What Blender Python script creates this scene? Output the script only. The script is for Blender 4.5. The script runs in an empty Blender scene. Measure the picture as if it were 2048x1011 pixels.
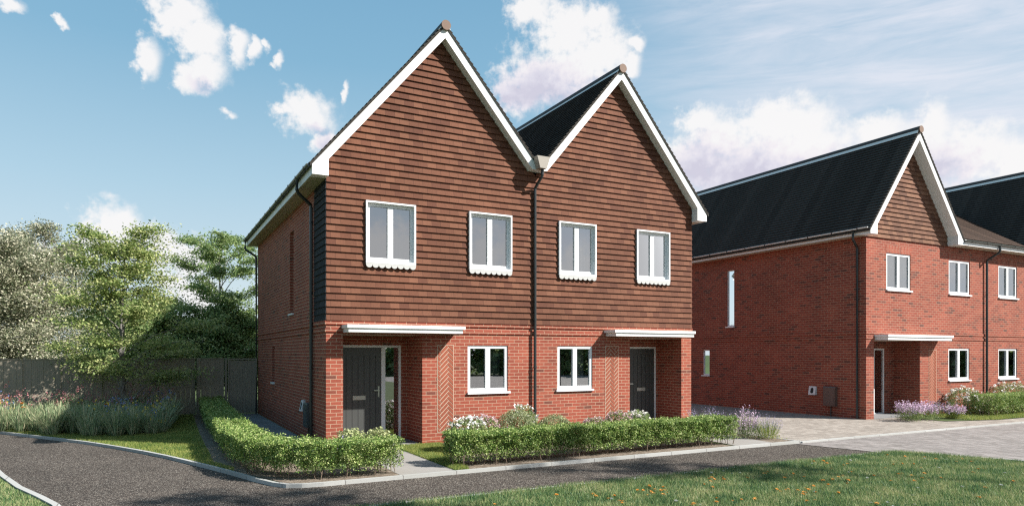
import bpy, math, random
import numpy as np
R = math.radians
random.seed(7)
RNG = np.random.default_rng(7)
scene = bpy.context.scene
col = scene.collection
ORG = {}
LAWN_Z = 0.0
ROAD_Z = -0.045

# ------------------------------------------------------------------ helpers
def tag(o, label=None, cat=None, group=None, kind=None):
    if label: o['label'] = label
    if cat: o['category'] = cat
    if group: o['group'] = group
    if kind: o['kind'] = kind
    return o

def empty(name, loc):
    o = bpy.data.objects.new(name, None)
    o.empty_display_size = 0.2
    o.location = loc
    col.objects.link(o)
    ORG[o.name] = np.array(loc, float)
    return o

def idt(p): return p

class MB:
    def __init__(s, tf=idt):
        s.v = []; s.f = []; s.m = []; s.tf = tf; s.uv = {}
    def face(s, pts, mat=0, uv=None):
        n = len(s.v)
        s.v += [s.tf(p) for p in pts]
        s.f.append(tuple(range(n, n + len(pts)))); s.m.append(mat)
        if uv: s.uv[len(s.f) - 1] = uv
    def box(s, x0, x1, y0, y1, z0, z1, mat=0):
        if x0 > x1: x0, x1 = x1, x0
        if y0 > y1: y0, y1 = y1, y0
        P = [(x0,y0,z0),(x1,y0,z0),(x1,y1,z0),(x0,y1,z0),(x0,y0,z1),(x1,y0,z1),(x1,y1,z1),(x0,y1,z1)]
        for q in ((0,3,2,1),(4,5,6,7),(0,1,5,4),(1,2,6,5),(2,3,7,6),(3,0,4,7)):
            s.face([P[i] for i in q], mat)
    def prism(s, poly, b0, b1, axis='y', mat=0):
        """poly: closed 2-D outline (a, z); extruded from b0 to b1 along y (or x)"""
        def mk(a, z, b): return (a, b, z) if axis == 'y' else (b, a, z)
        n = len(poly)
        s.face([mk(a, z, b0) for a, z in poly], mat)
        s.face([mk(a, z, b1) for a, z in reversed(poly)], mat)
        for i in range(n):
            a, b = poly[i], poly[(i + 1) % n]
            s.face([mk(*a, b0), mk(*a, b1), mk(*b, b1), mk(*b, b0)], mat)
    def tube(s, pts, r, n=8, mat=0, cap=True):
        rr = r if isinstance(r, (list, tuple)) else [r] * len(pts)
        rings = []
        for i, p in enumerate(pts):
            a = np.array(pts[max(0, i - 1)], float); b = np.array(pts[min(len(pts) - 1, i + 1)], float)
            d = b - a; d /= (np.linalg.norm(d) + 1e-9)
            u = np.cross(d, (0, 0, 1.0))
            if np.linalg.norm(u) < 1e-3: u = np.array((1.0, 0, 0))
            u /= np.linalg.norm(u); w = np.cross(d, u)
            rings.append([tuple(np.array(p) + rr[i] * (math.cos(2*math.pi*k/n) * u + math.sin(2*math.pi*k/n) * w)) for k in range(n)])
        for i in range(len(rings) - 1):
            for k in range(n):
                s.face([rings[i][k], rings[i][(k+1) % n], rings[i+1][(k+1) % n], rings[i+1][k]], mat)
        if cap:
            s.face(rings[0][::-1], mat); s.face(rings[-1], mat)
    def build(s, name, mats, parent=None, smooth=False, org=None):
        if not isinstance(mats, (list, tuple)): mats = [mats]
        V = np.array(s.v, float)
        if parent is not None: o0 = ORG[parent.name]
        elif org is not None: o0 = np.array(org, float)
        else:
            o0 = np.array(((V[:,0].min()+V[:,0].max())/2, (V[:,1].min()+V[:,1].max())/2, V[:,2].min()))
        me = bpy.data.meshes.new(name)
        me.from_pydata([tuple(p) for p in (V - o0)], [], s.f)
        for m in mats: me.materials.append(m)
        me.polygons.foreach_set('material_index', s.m)
        uvl = me.uv_layers.new(name='UVMap')
        arr = np.zeros((len(me.loops), 2)); li = 0
        for i, f in enumerate(s.f):
            pts = V[list(f)]
            if i in s.uv:
                for q in s.uv[i]: arr[li] = q; li += 1
                continue
            n = np.zeros(3)
            for k in range(len(f)):
                a, b = pts[k], pts[(k+1) % len(f)]
                n += np.cross(a, b)
            n = np.abs(n)
            if n[2] >= n[0] and n[2] >= n[1]: ax = (0, 1)
            elif n[0] > n[1]: ax = (1, 2)
            else: ax = (0, 2)
            for p in pts: arr[li] = (p[ax[0]], p[ax[1]]); li += 1
        uvl.data.foreach_set('uv', arr.ravel())
        if smooth: me.polygons.foreach_set('use_smooth', [True] * len(me.polygons))
        me.update()
        o = bpy.data.objects.new(name, me); col.objects.link(o)
        if parent is not None: o.parent = parent
        else: o.location = tuple(o0)
        ORG[o.name] = o0
        return o

def leaf_mesh(name, C, A, B, mats, parent=None, mi=None, tri=False, org=None):
    """C centres, A/B half axes (N,3): one quad (diamond) or triangle per row"""
    C = np.asarray(C, float); n = len(C)
    o0 = ORG[parent.name] if parent is not None else (np.array(org, float) if org is not None else np.array((C[:,0].mean(), C[:,1].mean(), C[:,2].min())))
    C = C - o0
    if tri: V = np.stack([C - B, C + B, C + A], 1); k = 3
    else: V = np.stack([C - A, C - B * 1.0 + A * .1, C + A, C + B + A * .1], 1); k = 4
    me = bpy.data.meshes.new(name)
    me.vertices.add(n * k); me.vertices.foreach_set('co', V.reshape(-1))
    me.loops.add(n * k); me.loops.foreach_set('vertex_index', np.arange(n * k, dtype=np.int32))
    me.polygons.add(n); me.polygons.foreach_set('loop_start', np.arange(0, n * k, k, dtype=np.int32))
    me.polygons.foreach_set('loop_total', np.full(n, k, dtype=np.int32))
    if not isinstance(mats, (list, tuple)): mats = [mats]
    for m in mats: me.materials.append(m)
    if mi is not None: me.polygons.foreach_set('material_index', np.asarray(mi, dtype=np.int32))
    me.update(calc_edges=True); me.validate()
    o = bpy.data.objects.new(name, me); col.objects.link(o)
    if parent is not None: o.parent = parent
    else: o.location = tuple(o0)
    ORG[o.name] = o0
    return o

def vnoise(x, y, seed=0):
    xi, yi = np.floor(x).astype(int), np.floor(y).astype(int); fx, fy = x - xi, y - yi
    h = lambda a, b: np.modf(np.abs(np.sin(a * 127.1 + b * 311.7 + seed * 74.7) * 43758.5453))[0]
    fx, fy = fx * fx * (3 - 2 * fx), fy * fy * (3 - 2 * fy)
    return (h(xi, yi) * (1 - fx) + h(xi + 1, yi) * fx) * (1 - fy) + (h(xi, yi + 1) * (1 - fx) + h(xi + 1, yi + 1) * fx) * fy

def rand_dirs(n, zbias=0.0):
    d = RNG.normal(size=(n, 3)); d[:, 2] += zbias
    return d / np.linalg.norm(d, axis=1, keepdims=True)

def leaf_axes(n, size, aspect=.5, up=0.6, var=.35):
    nrm = rand_dirs(n); nrm[:, 2] = np.abs(nrm[:, 2]) + up
    nrm /= np.linalg.norm(nrm, axis=1, keepdims=True)
    t = rand_dirs(n); A = np.cross(nrm, t); A /= np.linalg.norm(A, axis=1, keepdims=True)
    B = np.cross(nrm, A)
    s = size * (1 + var * RNG.uniform(-1, 1, (n, 1)))
    return A * s * .5, B * s * .5 * aspect

# ------------------------------------------------------------------ materials
AL = .72   # overall albedo level of the painted, fired and paved surfaces
def sc(c, k=None):
    k = AL if k is None else k
    return tuple(min(.9, x * k) for x in c)
def mat(name):
    m = bpy.data.materials.new(name); m.use_nodes = True
    nt = m.node_tree; b = nt.nodes['Principled BSDF']
    return m, nt, b, nt.nodes, nt.links

def plain(name, c, rough=.6, metal=0, spec=.5, noise=0.0, nscale=8, bump=0.0):
    m, nt, b, N, L = mat(name)
    if 'white' not in name: c = sc(c)
    b.inputs['Base Color'].default_value = (*c, 1); b.inputs['Roughness'].default_value = rough
    b.inputs['Metallic'].default_value = metal; b.inputs['Specular IOR Level'].default_value = spec
    if noise or bump:
        tc = N.new('ShaderNodeTexCoord'); nz = N.new('ShaderNodeTexNoise'); nz.inputs['Scale'].default_value = nscale; nz.inputs['Detail'].default_value = 6
        L.new(tc.outputs['Object'], nz.inputs['Vector'])
        if noise:
            mx = N.new('ShaderNodeMix'); mx.data_type = 'RGBA'
            mx.inputs[6].default_value = tuple(x * (1 - noise) for x in c) + (1,); mx.inputs[7].default_value = tuple(min(1, x * (1 + noise)) for x in c) + (1,)
            L.new(nz.outputs['Fac'], mx.inputs[0]); L.new(mx.outputs[2], b.inputs['Base Color'])
        if bump:
            bp = N.new('ShaderNodeBump'); bp.inputs['Strength'].default_value = bump; bp.inputs['Distance'].default_value = .01
            L.new(nz.outputs['Fac'], bp.inputs['Height']); L.new(bp.outputs['Normal'], b.inputs['Normal'])
    return m

def ramp(N, stops, interp='LINEAR'):
    r = N.new('ShaderNodeValToRGB'); cr = r.color_ramp; cr.interpolation = interp
    while len(cr.elements) < len(stops): cr.elements.new(.5)
    for e, (p, c) in zip(cr.elements, stops): e.position = p; e.color = (*sc(c), 1)
    return r

def brickmat(name, stops, mortar, w=.225, h=.075, mo=.010, zoff=0.0, rot=0.0, bump=.5, rough=.85, nz_amt=.25, off=.5, squash=(1,2), soot=None):
    m, nt, b, N, L = mat(name)
    uv = N.new('ShaderNodeUVMap'); uv.uv_map = 'UVMap'
    mp = N.new('ShaderNodeMapping'); mp.inputs['Location'].default_value = (0.02, -zoff, 0); mp.inputs['Rotation'].default_value = (0, 0, rot)
    L.new(uv.outputs['UV'], mp.inputs['Vector'])
    bt = N.new('ShaderNodeTexBrick'); bt.offset = off
    bt.inputs['Scale'].default_value = 1; bt.inputs['Brick Width'].default_value = w; bt.inputs['Row Height'].default_value = h
    bt.inputs['Mortar Size'].default_value = mo * .5; bt.inputs['Mortar Smooth'].default_value = .1; bt.inputs['Bias'].default_value = 0
    bt.inputs['Color1'].default_value = (0, 0, 0, 1); bt.inputs['Color2'].default_value = (1, 1, 1, 1); bt.inputs['Mortar'].default_value = (.5, .5, .5, 1)
    L.new(mp.outputs['Vector'], bt.inputs['Vector'])
    rp = ramp(N, stops, 'LINEAR'); L.new(bt.outputs['Color'], rp.inputs['Fac'])
    nz = N.new('ShaderNodeTexNoise'); nz.inputs['Scale'].default_value = 34; nz.inputs['Detail'].default_value = 5; nz.inputs['Roughness'].default_value = .65
    L.new(uv.outputs['UV'], nz.inputs['Vector'])
    nb = N.new('ShaderNodeTexNoise'); nb.inputs['Scale'].default_value = .9; nb.inputs['Detail'].default_value = 4
    L.new(uv.outputs['UV'], nb.inputs['Vector'])
    ad = N.new('ShaderNodeMath'); ad.operation = 'ADD'; L.new(nz.outputs['Fac'], ad.inputs[0]); L.new(nb.outputs['Fac'], ad.inputs[1])
    mr = N.new('ShaderNodeMapRange'); mr.inputs[1].default_value = .7; mr.inputs[2].default_value = 1.3; mr.inputs[3].default_value = 1 - nz_amt; mr.inputs[4].default_value = 1 + nz_amt
    L.new(ad.outputs[0], mr.inputs[0])
    ml = N.new('ShaderNodeMix'); ml.data_type = 'RGBA'; ml.blend_type = 'MULTIPLY'; ml.inputs[0].default_value = 1
    L.new(rp.outputs['Color'], ml.inputs[6]); L.new(mr.outputs[0], ml.inputs[7])
    mx = N.new('ShaderNodeMix'); mx.data_type = 'RGBA'; mx.inputs[7].default_value = (*sc(mortar), 1)
    L.new(bt.outputs['Fac'], mx.inputs[0]); L.new(ml.outputs[2], mx.inputs[6]); L.new(mx.outputs[2], b.inputs['Base Color'])
    b.inputs['Roughness'].default_value = rough; b.inputs['Specular IOR Level'].default_value = .25
    if bump:
        iv = N.new('ShaderNodeMath'); iv.operation = 'MULTIPLY_ADD'; iv.inputs[1].default_value = -1; iv.inputs[2].default_value = 1
        L.new(bt.outputs['Fac'], iv.inputs[0])
        a2 = N.new('ShaderNodeMath'); a2.operation = 'MULTIPLY_ADD'; a2.inputs[1].default_value = .35
        L.new(nz.outputs['Fac'], a2.inputs[0]); L.new(iv.outputs[0], a2.inputs[2])
        bp = N.new('ShaderNodeBump'); bp.inputs['Strength'].default_value = bump; bp.inputs['Distance'].default_value = .006
        L.new(a2.outputs[0], bp.inputs['Height']); L.new(bp.outputs['Normal'], b.inputs['Normal'])
    return m

BR = [(0, (.17,.065,.048)), (.04, (.25,.070,.046)), (.12, (.33,.080,.050)), (.7, (.37,.090,.056)), (1, (.41,.112,.068))]
M = {}
M['brick'] = brickmat('red_brick', BR, (.56,.38,.27), mo=.012)
M['brick_far'] = brickmat('deep_red_brick', [(0, (.15,.06,.048)), (.08, (.23,.066,.045)), (.2, (.30,.074,.048)), (.7, (.34,.084,.053)), (1, (.38,.104,.064))], (.50,.33,.235), mo=.011)
M['brick_soldier'] = brickmat('red_brick_soldier', BR, (.56,.38,.27), w=.225, h=.075, rot=R(90))
M['brick_single'] = brickmat('red_brick_cut', [(0,(.36,.105,.062)), (1,(.41,.13,.078))], (.38,.11,.065), w=3, h=3, bump=.2)
M['mortar'] = plain('pale_mortar', (.66,.50,.38), .9, noise=.05, nscale=30)
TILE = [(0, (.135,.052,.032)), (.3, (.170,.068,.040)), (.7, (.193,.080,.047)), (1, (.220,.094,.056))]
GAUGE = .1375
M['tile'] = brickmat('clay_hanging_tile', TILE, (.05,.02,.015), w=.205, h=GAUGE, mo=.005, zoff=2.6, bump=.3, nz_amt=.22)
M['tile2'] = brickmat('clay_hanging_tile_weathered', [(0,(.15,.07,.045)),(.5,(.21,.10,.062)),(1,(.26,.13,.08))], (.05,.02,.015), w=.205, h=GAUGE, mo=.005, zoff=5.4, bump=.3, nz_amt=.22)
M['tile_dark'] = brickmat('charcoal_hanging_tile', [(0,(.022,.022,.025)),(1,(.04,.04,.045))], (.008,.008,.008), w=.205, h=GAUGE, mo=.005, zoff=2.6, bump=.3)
M['slate'] = brickmat('dark_roof_tile', [(0,(.060,.055,.050)),(1,(.088,.080,.072))], (.02,.02,.02), w=.30, h=10, mo=.006, bump=.2, rough=.95, nz_amt=.08)
M['slate'].node_tree.nodes['Principled BSDF'].inputs['Specular IOR Level'].default_value = .08
M['rooftile_brown'] = brickmat('brown_roof_tile', [(0,(.085,.055,.042)),(1,(.16,.105,.08))], (.03,.02,.015), w=.18, h=10, mo=.012, bump=.3)
M['white'] = plain('white_paint', (.72,.72,.71), .45)
M['upvc'] = plain('white_upvc', (.72,.73,.74), .3)
M['soffit'] = plain('bounce_tinted_soffit', (.66,.57,.44), .6, noise=.05, nscale=2)  # pale soffit; warm light bounced from below is mixed into its base colour
M['scallop'] = plain('pale_grey_scallop', (.60,.60,.59), .6)
M['door'] = plain('dark_grey_door', (.078,.082,.080), .42, noise=.08, nscale=3)
M['groove'] = plain('door_groove', (.012,.012,.013), .7)
M['metal'] = plain('brushed_metal', (.55,.55,.52), .3, metal=1)
M['plate'] = plain('pale_letter_plate', (.62,.61,.55), .35, metal=.4)
M['gutter'] = plain('dark_gutter', (.12,.13,.12), .35)
M['pipe'] = plain('black_downpipe', (.035,.04,.042), .33)
M['hopper'] = plain('grey_brown_hopper', (.36,.32,.27), .5, noise=.1, nscale=12)
M['capdisc'] = plain('brown_ridge_cap', (.21,.125,.085), .7, noise=.15, nscale=20)
M['ridge'] = plain('dark_ridge_tile', (.05,.047,.045), .6, noise=.15, nscale=10)
M['ridge_white'] = plain('pale_ridge_roll', (.95,.96,.93), .5)
M['greybox'] = plain('dark_grey_meter_box', (.09,.10,.105), .45)
M['brownbox'] = plain('brown_grey_meter_box', (.15,.10,.085), .5)
M['whitebox'] = plain('white_flue_box', (.6,.6,.62), .5)
M['interior'] = plain('room_plaster', (.42,.40,.36), .9)
M['interior_floor'] = plain('room_floor', (.18,.14,.10), .8)
M['curtain'] = plain('grey_curtain', (.22,.235,.245), .9)
M['fence'] = None

def fencemat():
    m, nt, b, N, L = mat('dark_stained_boards')
    uv = N.new('ShaderNodeUVMap'); uv.uv_map = 'UVMap'
    mp = N.new('ShaderNodeMapping'); mp.inputs['Scale'].default_value = (22, 1.2, 1); L.new(uv.outputs['UV'], mp.inputs['Vector'])
    nz = N.new('ShaderNodeTexNoise'); nz.inputs['Scale'].default_value = 1.6; nz.inputs['Detail'].default_value = 7; L.new(mp.outputs['Vector'], nz.inputs['Vector'])
    rp = ramp(N, [(.25, (.30,.262,.205)), (.75, (.42,.365,.285))]); L.new(nz.outputs['Fac'], rp.inputs['Fac']); L.new(rp.outputs['Color'], b.inputs['Base Color'])
    b.inputs['Roughness'].default_value = .8
    bp = N.new('ShaderNodeBump'); bp.inputs['Strength'].default_value = .4; bp.inputs['Distance'].default_value = .004
    L.new(nz.outputs['Fac'], bp.inputs['Height']); L.new(bp.outputs['Normal'], b.inputs['Normal'])
    return m
M['fence'] = fencemat()

def glass(name, refl=.34, tint=(.88,.91,.90)):
    m = bpy.data.materials.new(name); m.use_nodes = True; nt = m.node_tree; N = nt.nodes; L = nt.links
    for n in list(N): N.remove(n)
    out = N.new('ShaderNodeOutputMaterial'); mx = N.new('ShaderNodeMixShader'); t = N.new('ShaderNodeBsdfTransparent'); g = N.new('ShaderNodeBsdfGlossy')
    t.inputs['Color'].default_value = (*tint, 1); g.inputs['Roughness'].default_value = .01; g.inputs['Color'].default_value = (.95,.97,1,1)
    fr = N.new('ShaderNodeFresnel'); fr.inputs['IOR'].default_value = 1.5
    ad = N.new('ShaderNodeMath'); ad.operation = 'ADD'; ad.use_clamp = True; ad.inputs[1].default_value = refl
    L.new(fr.outputs[0], ad.inputs[0]); L.new(ad.outputs[0], mx.inputs[0]); L.new(t.outputs[0], mx.inputs[1]); L.new(g.outputs[0], mx.inputs[2]); L.new(mx.outputs[0], out.inputs[0])
    return m
M['glass'] = glass('window_glass')

AL = 1.0
def leafmat(name, cols, trans=.3, rough=.5, spec=.3, patch=None):
    """cols: base colours spread over the leaves by their random number"""
    m = bpy.data.materials.new(name); m.use_nodes = True; nt = m.node_tree; N = nt.nodes; L = nt.links
    b = N['Principled BSDF']; out = N['Material Output']
    gi = N.new('ShaderNodeNewGeometry')
    rp = ramp(N, [(i / max(1, len(cols) - 1), c) for i, c in enumerate(cols)]); L.new(gi.outputs['Random Per Island'], rp.inputs['Fac'])
    fac = gi.outputs['Random Per Island']
    if patch:
        tc = N.new('ShaderNodeTexCoord'); nz = N.new('ShaderNodeTexNoise'); nz.inputs['Scale'].default_value = patch[0]; nz.inputs['Detail'].default_value = 5; L.new(tc.outputs['Object'], nz.inputs['Vector'])
        mr = N.new('ShaderNodeMapRange'); mr.inputs[1].default_value = .3; mr.inputs[2].default_value = .7; mr.inputs[3].default_value = -patch[1]; mr.inputs[4].default_value = patch[1]; L.new(nz.outputs['Fac'], mr.inputs[0])
        ad = N.new('ShaderNodeMath'); ad.operation = 'ADD'; ad.use_clamp = True; L.new(fac, ad.inputs[0]); L.new(mr.outputs[0], ad.inputs[1]); L.new(ad.outputs[0], rp.inputs['Fac'])
    L.new(rp.outputs['Color'], b.inputs['Base Color']); b.inputs['Roughness'].default_value = rough; b.inputs['Specular IOR Level'].default_value = spec
    tr = N.new('ShaderNodeBsdfTranslucent'); L.new(rp.outputs['Color'], tr.inputs['Color'])
    mx = N.new('ShaderNodeMixShader'); mx.inputs[0].default_value = trans
    L.new(b.outputs[0], mx.inputs[1]); L.new(tr.outputs[0], mx.inputs[2]); L.new(mx.outputs[0], out.inputs[0])
    return m
M['hedge'] = leafmat('hedge_leaf', [(.05,.11,.025),(.11,.20,.04),(.20,.30,.07),(.34,.43,.13),(.52,.56,.25)], 0.3, patch=(5, .25))
M['stem'] = plain('woody_stem', (.17,.125,.09), .9, noise=.3, nscale=30)
M['bark'] = plain('grey_bark', (.16,.15,.14), .9, noise=.3, nscale=14, bump=.4)
M['leaf_maple'] = leafmat('maple_leaf', [(.11,.18,.05),(.22,.30,.09),(.36,.41,.15),(.55,.55,.26)], 0.4)
M['leaf_deep'] = leafmat('deep_green_leaf', [(.10,.18,.06),(.18,.28,.10),(.29,.37,.15),(.42,.48,.22)], 0.45)
M['leaf_cream'] = leafmat('cream_variegated_leaf', [(.08,.11,.06),(.15,.18,.10),(.28,.29,.18),(.46,.44,.32),(.62,.58,.45)], 0.25)
M['leaf_shrub'] = leafmat('shrub_leaf', [(.10,.16,.06),(.20,.28,.10),(.36,.42,.18)], 0.3)
M['leaf_box'] = leafmat('box_ball_leaf', [(.10,.14,.06),(.24,.29,.13),(.45,.46,.27)], 0.2)
M['grass_lawn'] = leafmat('lawn_grass_blade', [(.05,.12,.06),(.10,.19,.075),(.17,.26,.09),(.28,.33,.14),(.46,.44,.24)], 0.3, patch=(1.7, .35))
M['grass_lit'] = leafmat('soft_lawn_blade', [(.09,.17,.05),(.19,.27,.06),(.32,.35,.09),(.45,.43,.15)], 0.4, patch=(1.5, .25))
M['grass_tall'] = leafmat('tall_grass_blade', [(.13,.20,.10),(.22,.30,.16),(.33,.39,.22),(.54,.48,.32)], 0.3)
M['fl_white'] = leafmat('white_petal', [(.75,.70,.68),(.85,.84,.80)], .2)
M['fl_pink'] = leafmat('pink_petal', [(.50,.32,.36),(.68,.52,.52)], .2)
M['fl_mauve'] = leafmat('mauve_petal', [(.45,.30,.46),(.66,.52,.64)], 0.2)
M['fl_lav'] = leafmat('lavender_floret', [(.26,.22,.40),(.48,.42,.60)], .2)
M['fl_orange'] = leafmat('orange_petal', [(.62,.25,.03),(.72,.36,.07)], 0.2)
M['fl_yellow'] = leafmat('yellow_petal', [(.68,.52,.06),(.8,.66,.15)], .2)
M['fl_red'] = leafmat('rose_plume', [(.32,.10,.12),(.55,.27,.27)], .2)
M['fl_blue'] = leafmat('blue_floret', [(.15,.20,.42),(.33,.42,.60)], .2)
M['fl_puff'] = leafmat('dandelion_clock', [(.42,.45,.42),(.62,.64,.6)], .4)
M['cream_sprig'] = leafmat('cream_sprig_leaf', [(.25,.30,.12),(.50,.52,.28)], .3)

AL = .72
def groundmat(name, c1, c2, scale=6, speck=None, bump=.3, rough=.95, fine=60, wear=None):
    m, nt, b, N, L = mat(name)
    tc = N.new('ShaderNodeTexCoord')
    n1 = N.new('ShaderNodeTexNoise'); n1.inputs['Scale'].default_value = fine; n1.inputs['Detail'].default_value = 6; n1.inputs['Roughness'].default_value = .7
    n2 = N.new('ShaderNodeTexNoise'); n2.inputs['Scale'].default_value = scale; n2.inputs['Detail'].default_value = 4
    L.new(tc.outputs['Object'], n1.inputs['Vector']); L.new(tc.outputs['Object'], n2.inputs['Vector'])
    ad = N.new('ShaderNodeMath'); ad.operation = 'MULTIPLY_ADD'; ad.inputs[1].default_value = .6; L.new(n1.outputs['Fac'], ad.inputs[0])
    m2 = N.new('ShaderNodeMath'); m2.operation = 'MULTIPLY'; m2.inputs[1].default_value = .4; L.new(n2.outputs['Fac'], m2.inputs[0]); L.new(m2.outputs[0], ad.inputs[2])
    rp = ramp(N, [(.36, c1), (.64, c2)]); L.new(ad.outputs[0], rp.inputs['Fac'])
    last = rp.outputs['Color']
    if speck:
        vo = N.new('ShaderNodeTexVoronoi'); vo.inputs['Scale'].default_value = speck[0]; vo.inputs['Randomness'].default_value = 1
        L.new(tc.outputs['Object'], vo.inputs['Vector'])
        sx = N.new('ShaderNodeSeparateColor'); L.new(vo.outputs['Color'], sx.inputs[0])
        for j, (lo, hi, c) in enumerate(speck[1]):
            mr = N.new('ShaderNodeMapRange'); mr.inputs[1].default_value = lo; mr.inputs[2].default_value = hi; L.new(sx.outputs[j % 3], mr.inputs[0])
            mx = N.new('ShaderNodeMix'); mx.data_type = 'RGBA'; mx.inputs[7].default_value = (*sc(c), 1); L.new(mr.outputs[0], mx.inputs[0]); L.new(last, mx.inputs[6]); last = mx.outputs[2]
    if wear:
        n3 = N.new('ShaderNodeTexNoise'); n3.inputs['Scale'].default_value = .45; n3.inputs['Detail'].default_value = 3; L.new(tc.outputs['Object'], n3.inputs['Vector'])
        mr = N.new('ShaderNodeMapRange'); mr.inputs[1].default_value = .35; mr.inputs[2].default_value = .65; mr.inputs[3].default_value = 1 - wear; mr.inputs[4].default_value = 1 + wear; L.new(n3.outputs['Fac'], mr.inputs[0])
        ml = N.new('ShaderNodeMix'); ml.data_type = 'RGBA'; ml.blend_type = 'MULTIPLY'; ml.inputs[0].default_value = 1; L.new(last, ml.inputs[6]); L.new(mr.outputs[0], ml.inputs[7]); last = ml.outputs[2]
    L.new(last, b.inputs['Base Color']); b.inputs['Roughness'].default_value = rough; b.inputs['Specular IOR Level'].default_value = .2
    bp = N.new('ShaderNodeBump'); bp.inputs['Strength'].default_value = bump; bp.inputs['Distance'].default_value = .008
    L.new(ad.outputs[0], bp.inputs['Height']); L.new(bp.outputs['Normal'], b.inputs['Normal'])
    return m
M['tarmac'] = groundmat('tarmac', (.040,.033,.029), (.080,.065,.056), 3, speck=(110, [(.78,.95,(.29,.24,.20)), (.72,.9,(.025,.022,.022)), (.9,.99,(.5,.46,.4))]), bump=.7, wear=.12)
M['lawnsoil'] = groundmat('lawn_soil', (.05,.085,.025), (.11,.145,.05), 2, fine=40)
M['soil'] = groundmat('bed_soil', (.10,.075,.055), (.30,.24,.19), 5, fine=55, bump=1.0, speck=(45, [(.7,.9,(.38,.32,.26))]))
M['concrete'] = groundmat('pale_concrete', (.34,.32,.30), (.50,.48,.45), 2, fine=25, bump=.2, wear=.06)
M['kerbstone'] = brickmat('kerb_concrete', [(0,(.46,.46,.44)),(1,(.56,.555,.54))], (.22,.21,.2), w=.914, h=60, zoff=-30, mo=.014, bump=.2, nz_amt=.10)
M['slab'] = brickmat('grey_paving_slab', [(0,(.26,.26,.27)),(1,(.31,.31,.32))], (.16,.16,.16), w=.6, h=.6, mo=.008, bump=.2, nz_amt=.1)
M['pathslab'] = brickmat('pale_paving_slab', [(0,(.34,.32,.30)),(1,(.38,.36,.34))], (.25,.24,.22), w=.9, h=.9, mo=.008, bump=.2, nz_amt=.08, zoff=.25)
M['paver'] = brickmat('block_paving', [(0,(.30,.26,.225)),(.5,(.38,.335,.295)),(1,(.46,.41,.36))], (.17,.15,.13), w=.21, h=.105, mo=.008, bump=.4, nz_amt=.15)
M['paver2'] = brickmat('grey_block_paving', [(0,(.23,.207,.195)),(.5,(.30,.272,.26)),(1,(.37,.335,.32))], (.15,.14,.13), w=.21, h=.105, mo=.008, bump=.4, nz_amt=.15, rot=R(90))
M['fields'] = groundmat('distant_ground', (.05,.08,.025), (.09,.12,.04), .2, fine=4)

# ------------------------------------------------------------------ ground
def sheet(name, poly, z, m, kind='structure'):
    b = MB(); b.face([(x, y, z) for x, y in poly]); o = b.build(name, m); tag(o, kind=kind); return o
b = MB(); b.face([(-600,-600,-.16),(600,-600,-.16),(600,900,-.16),(-600,900,-.16)]); tag(b.build('ground', M['fields']), kind='structure')

KA = [(-12,17.5),(-8.9,11.4),(-6.39,7.23),(-5.3,5.5),(-4.3,3.88),(-3.7,2.75),(-3.16,1.62),(-2.78,.75),(-2.45,-.12),(-2.14,-.95),(-1.87,-1.72),(-1.62,-2.5),(-1.42,-3.02),(-1.28,-3.24),(-1.1,-3.32),(-.8,-3.35),(9.62,-3.35)]
KB = [(-2.3,-9),(-2.25,-6.5),(-1.95,-5.75),(-1.5,-5.42),(-.9,-5.28),(9.6,-5.38),(9.86,-5.42),(10.0,-5.58),(10.8,-7.2),(11.4,-9.5),(11.6,-13)]
KC = [(-9,10.5),(-6.6,4),(-5.75,1.6),(-5.2,-.4),(-4.8,-1.7),(-4.45,-2.6),(-4.2,-3.3),(-3.95,-4.4),(-3.85,-6),(-3.85,-9)]
sheet('road', [(-40,-40),(10.3,-40),(10.3,-5.3),(9.9,-3.3),(9.3,0),(9.3,14),(-14,22),(-40,30)], ROAD_Z, M['tarmac'])
sheet('front_garden', KA + [(9.55,10.2),(9.55,40),(-40,60),(-40,30),(-20,28)], -.004, M['lawnsoil'])
sheet('near_lawn', KB + [(11.6,-40),(-2.3,-40)], -.004, M['lawnsoil'])
sheet('side_lawn', KC + [(-3.85,-40),(-40,-40),(-40,20)], -.004, M['lawnsoil'])
sheet('driveway', [(9.62,-3.37),(60,-3.37),(60,40),(9.62,40)], -.012, M['paver'])
sheet('block_paved_road', [(9.40,-3.46),(60,-3.46),(60,-40),(11.66,-40),(11.66,-13),(11.46,-9.5),(10.86,-7.2),(10.05,-5.5),(9.84,-5.32)], -.036, M['paver2'])
sheet('far_garden', [(15.6,-3.3),(19,-2.75),(30,-2.75),(30,-.9),(15.6,-.9)][1:] + [(17.1,-.9),(17.1,-2.3)], .0, M['lawnsoil'])

def strip(name, pts, w, z0, z1, m, side=1):
    """kerb swept along a polyline; the strip lies to the right (side=1) of its direction"""
    b = MB(); P = [np.array(p, float) for p in pts]; off = []
    for i, p in enumerate(P):
        d = P[min(i+1, len(P)-1)] - P[max(i-1, 0)]; d /= np.linalg.norm(d)
        off.append(p + side * w * np.array((d[1], -d[0])))
    for i in range(len(P) - 1):
        a, c, d, e = P[i], P[i+1], off[i+1], off[i]
        b.face([(*a, z1), (*c, z1), (*d, z1), (*e, z1)]); b.face([(*e, z1), (*d, z1), (*d, z0), (*e, z0)]); b.face([(*a, z0), (*c, z0), (*c, z1), (*a, z1)])
    for i in (0, -1):
        b.face([(*P[i], z0), (*P[i], z1), (*off[i], z1), (*off[i], z0)])
    return tag(b.build(name, m), kind='structure')
strip('kerb', KA, .065, ROAD_Z - .01, .014, M['kerbstone'], 1)
strip('kerb', KB, .065, ROAD_Z - .01, .012, M['kerbstone'], -1)
strip('kerb', KC, .08, ROAD_Z - .01, .016, M['kerbstone'], -1)
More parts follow.
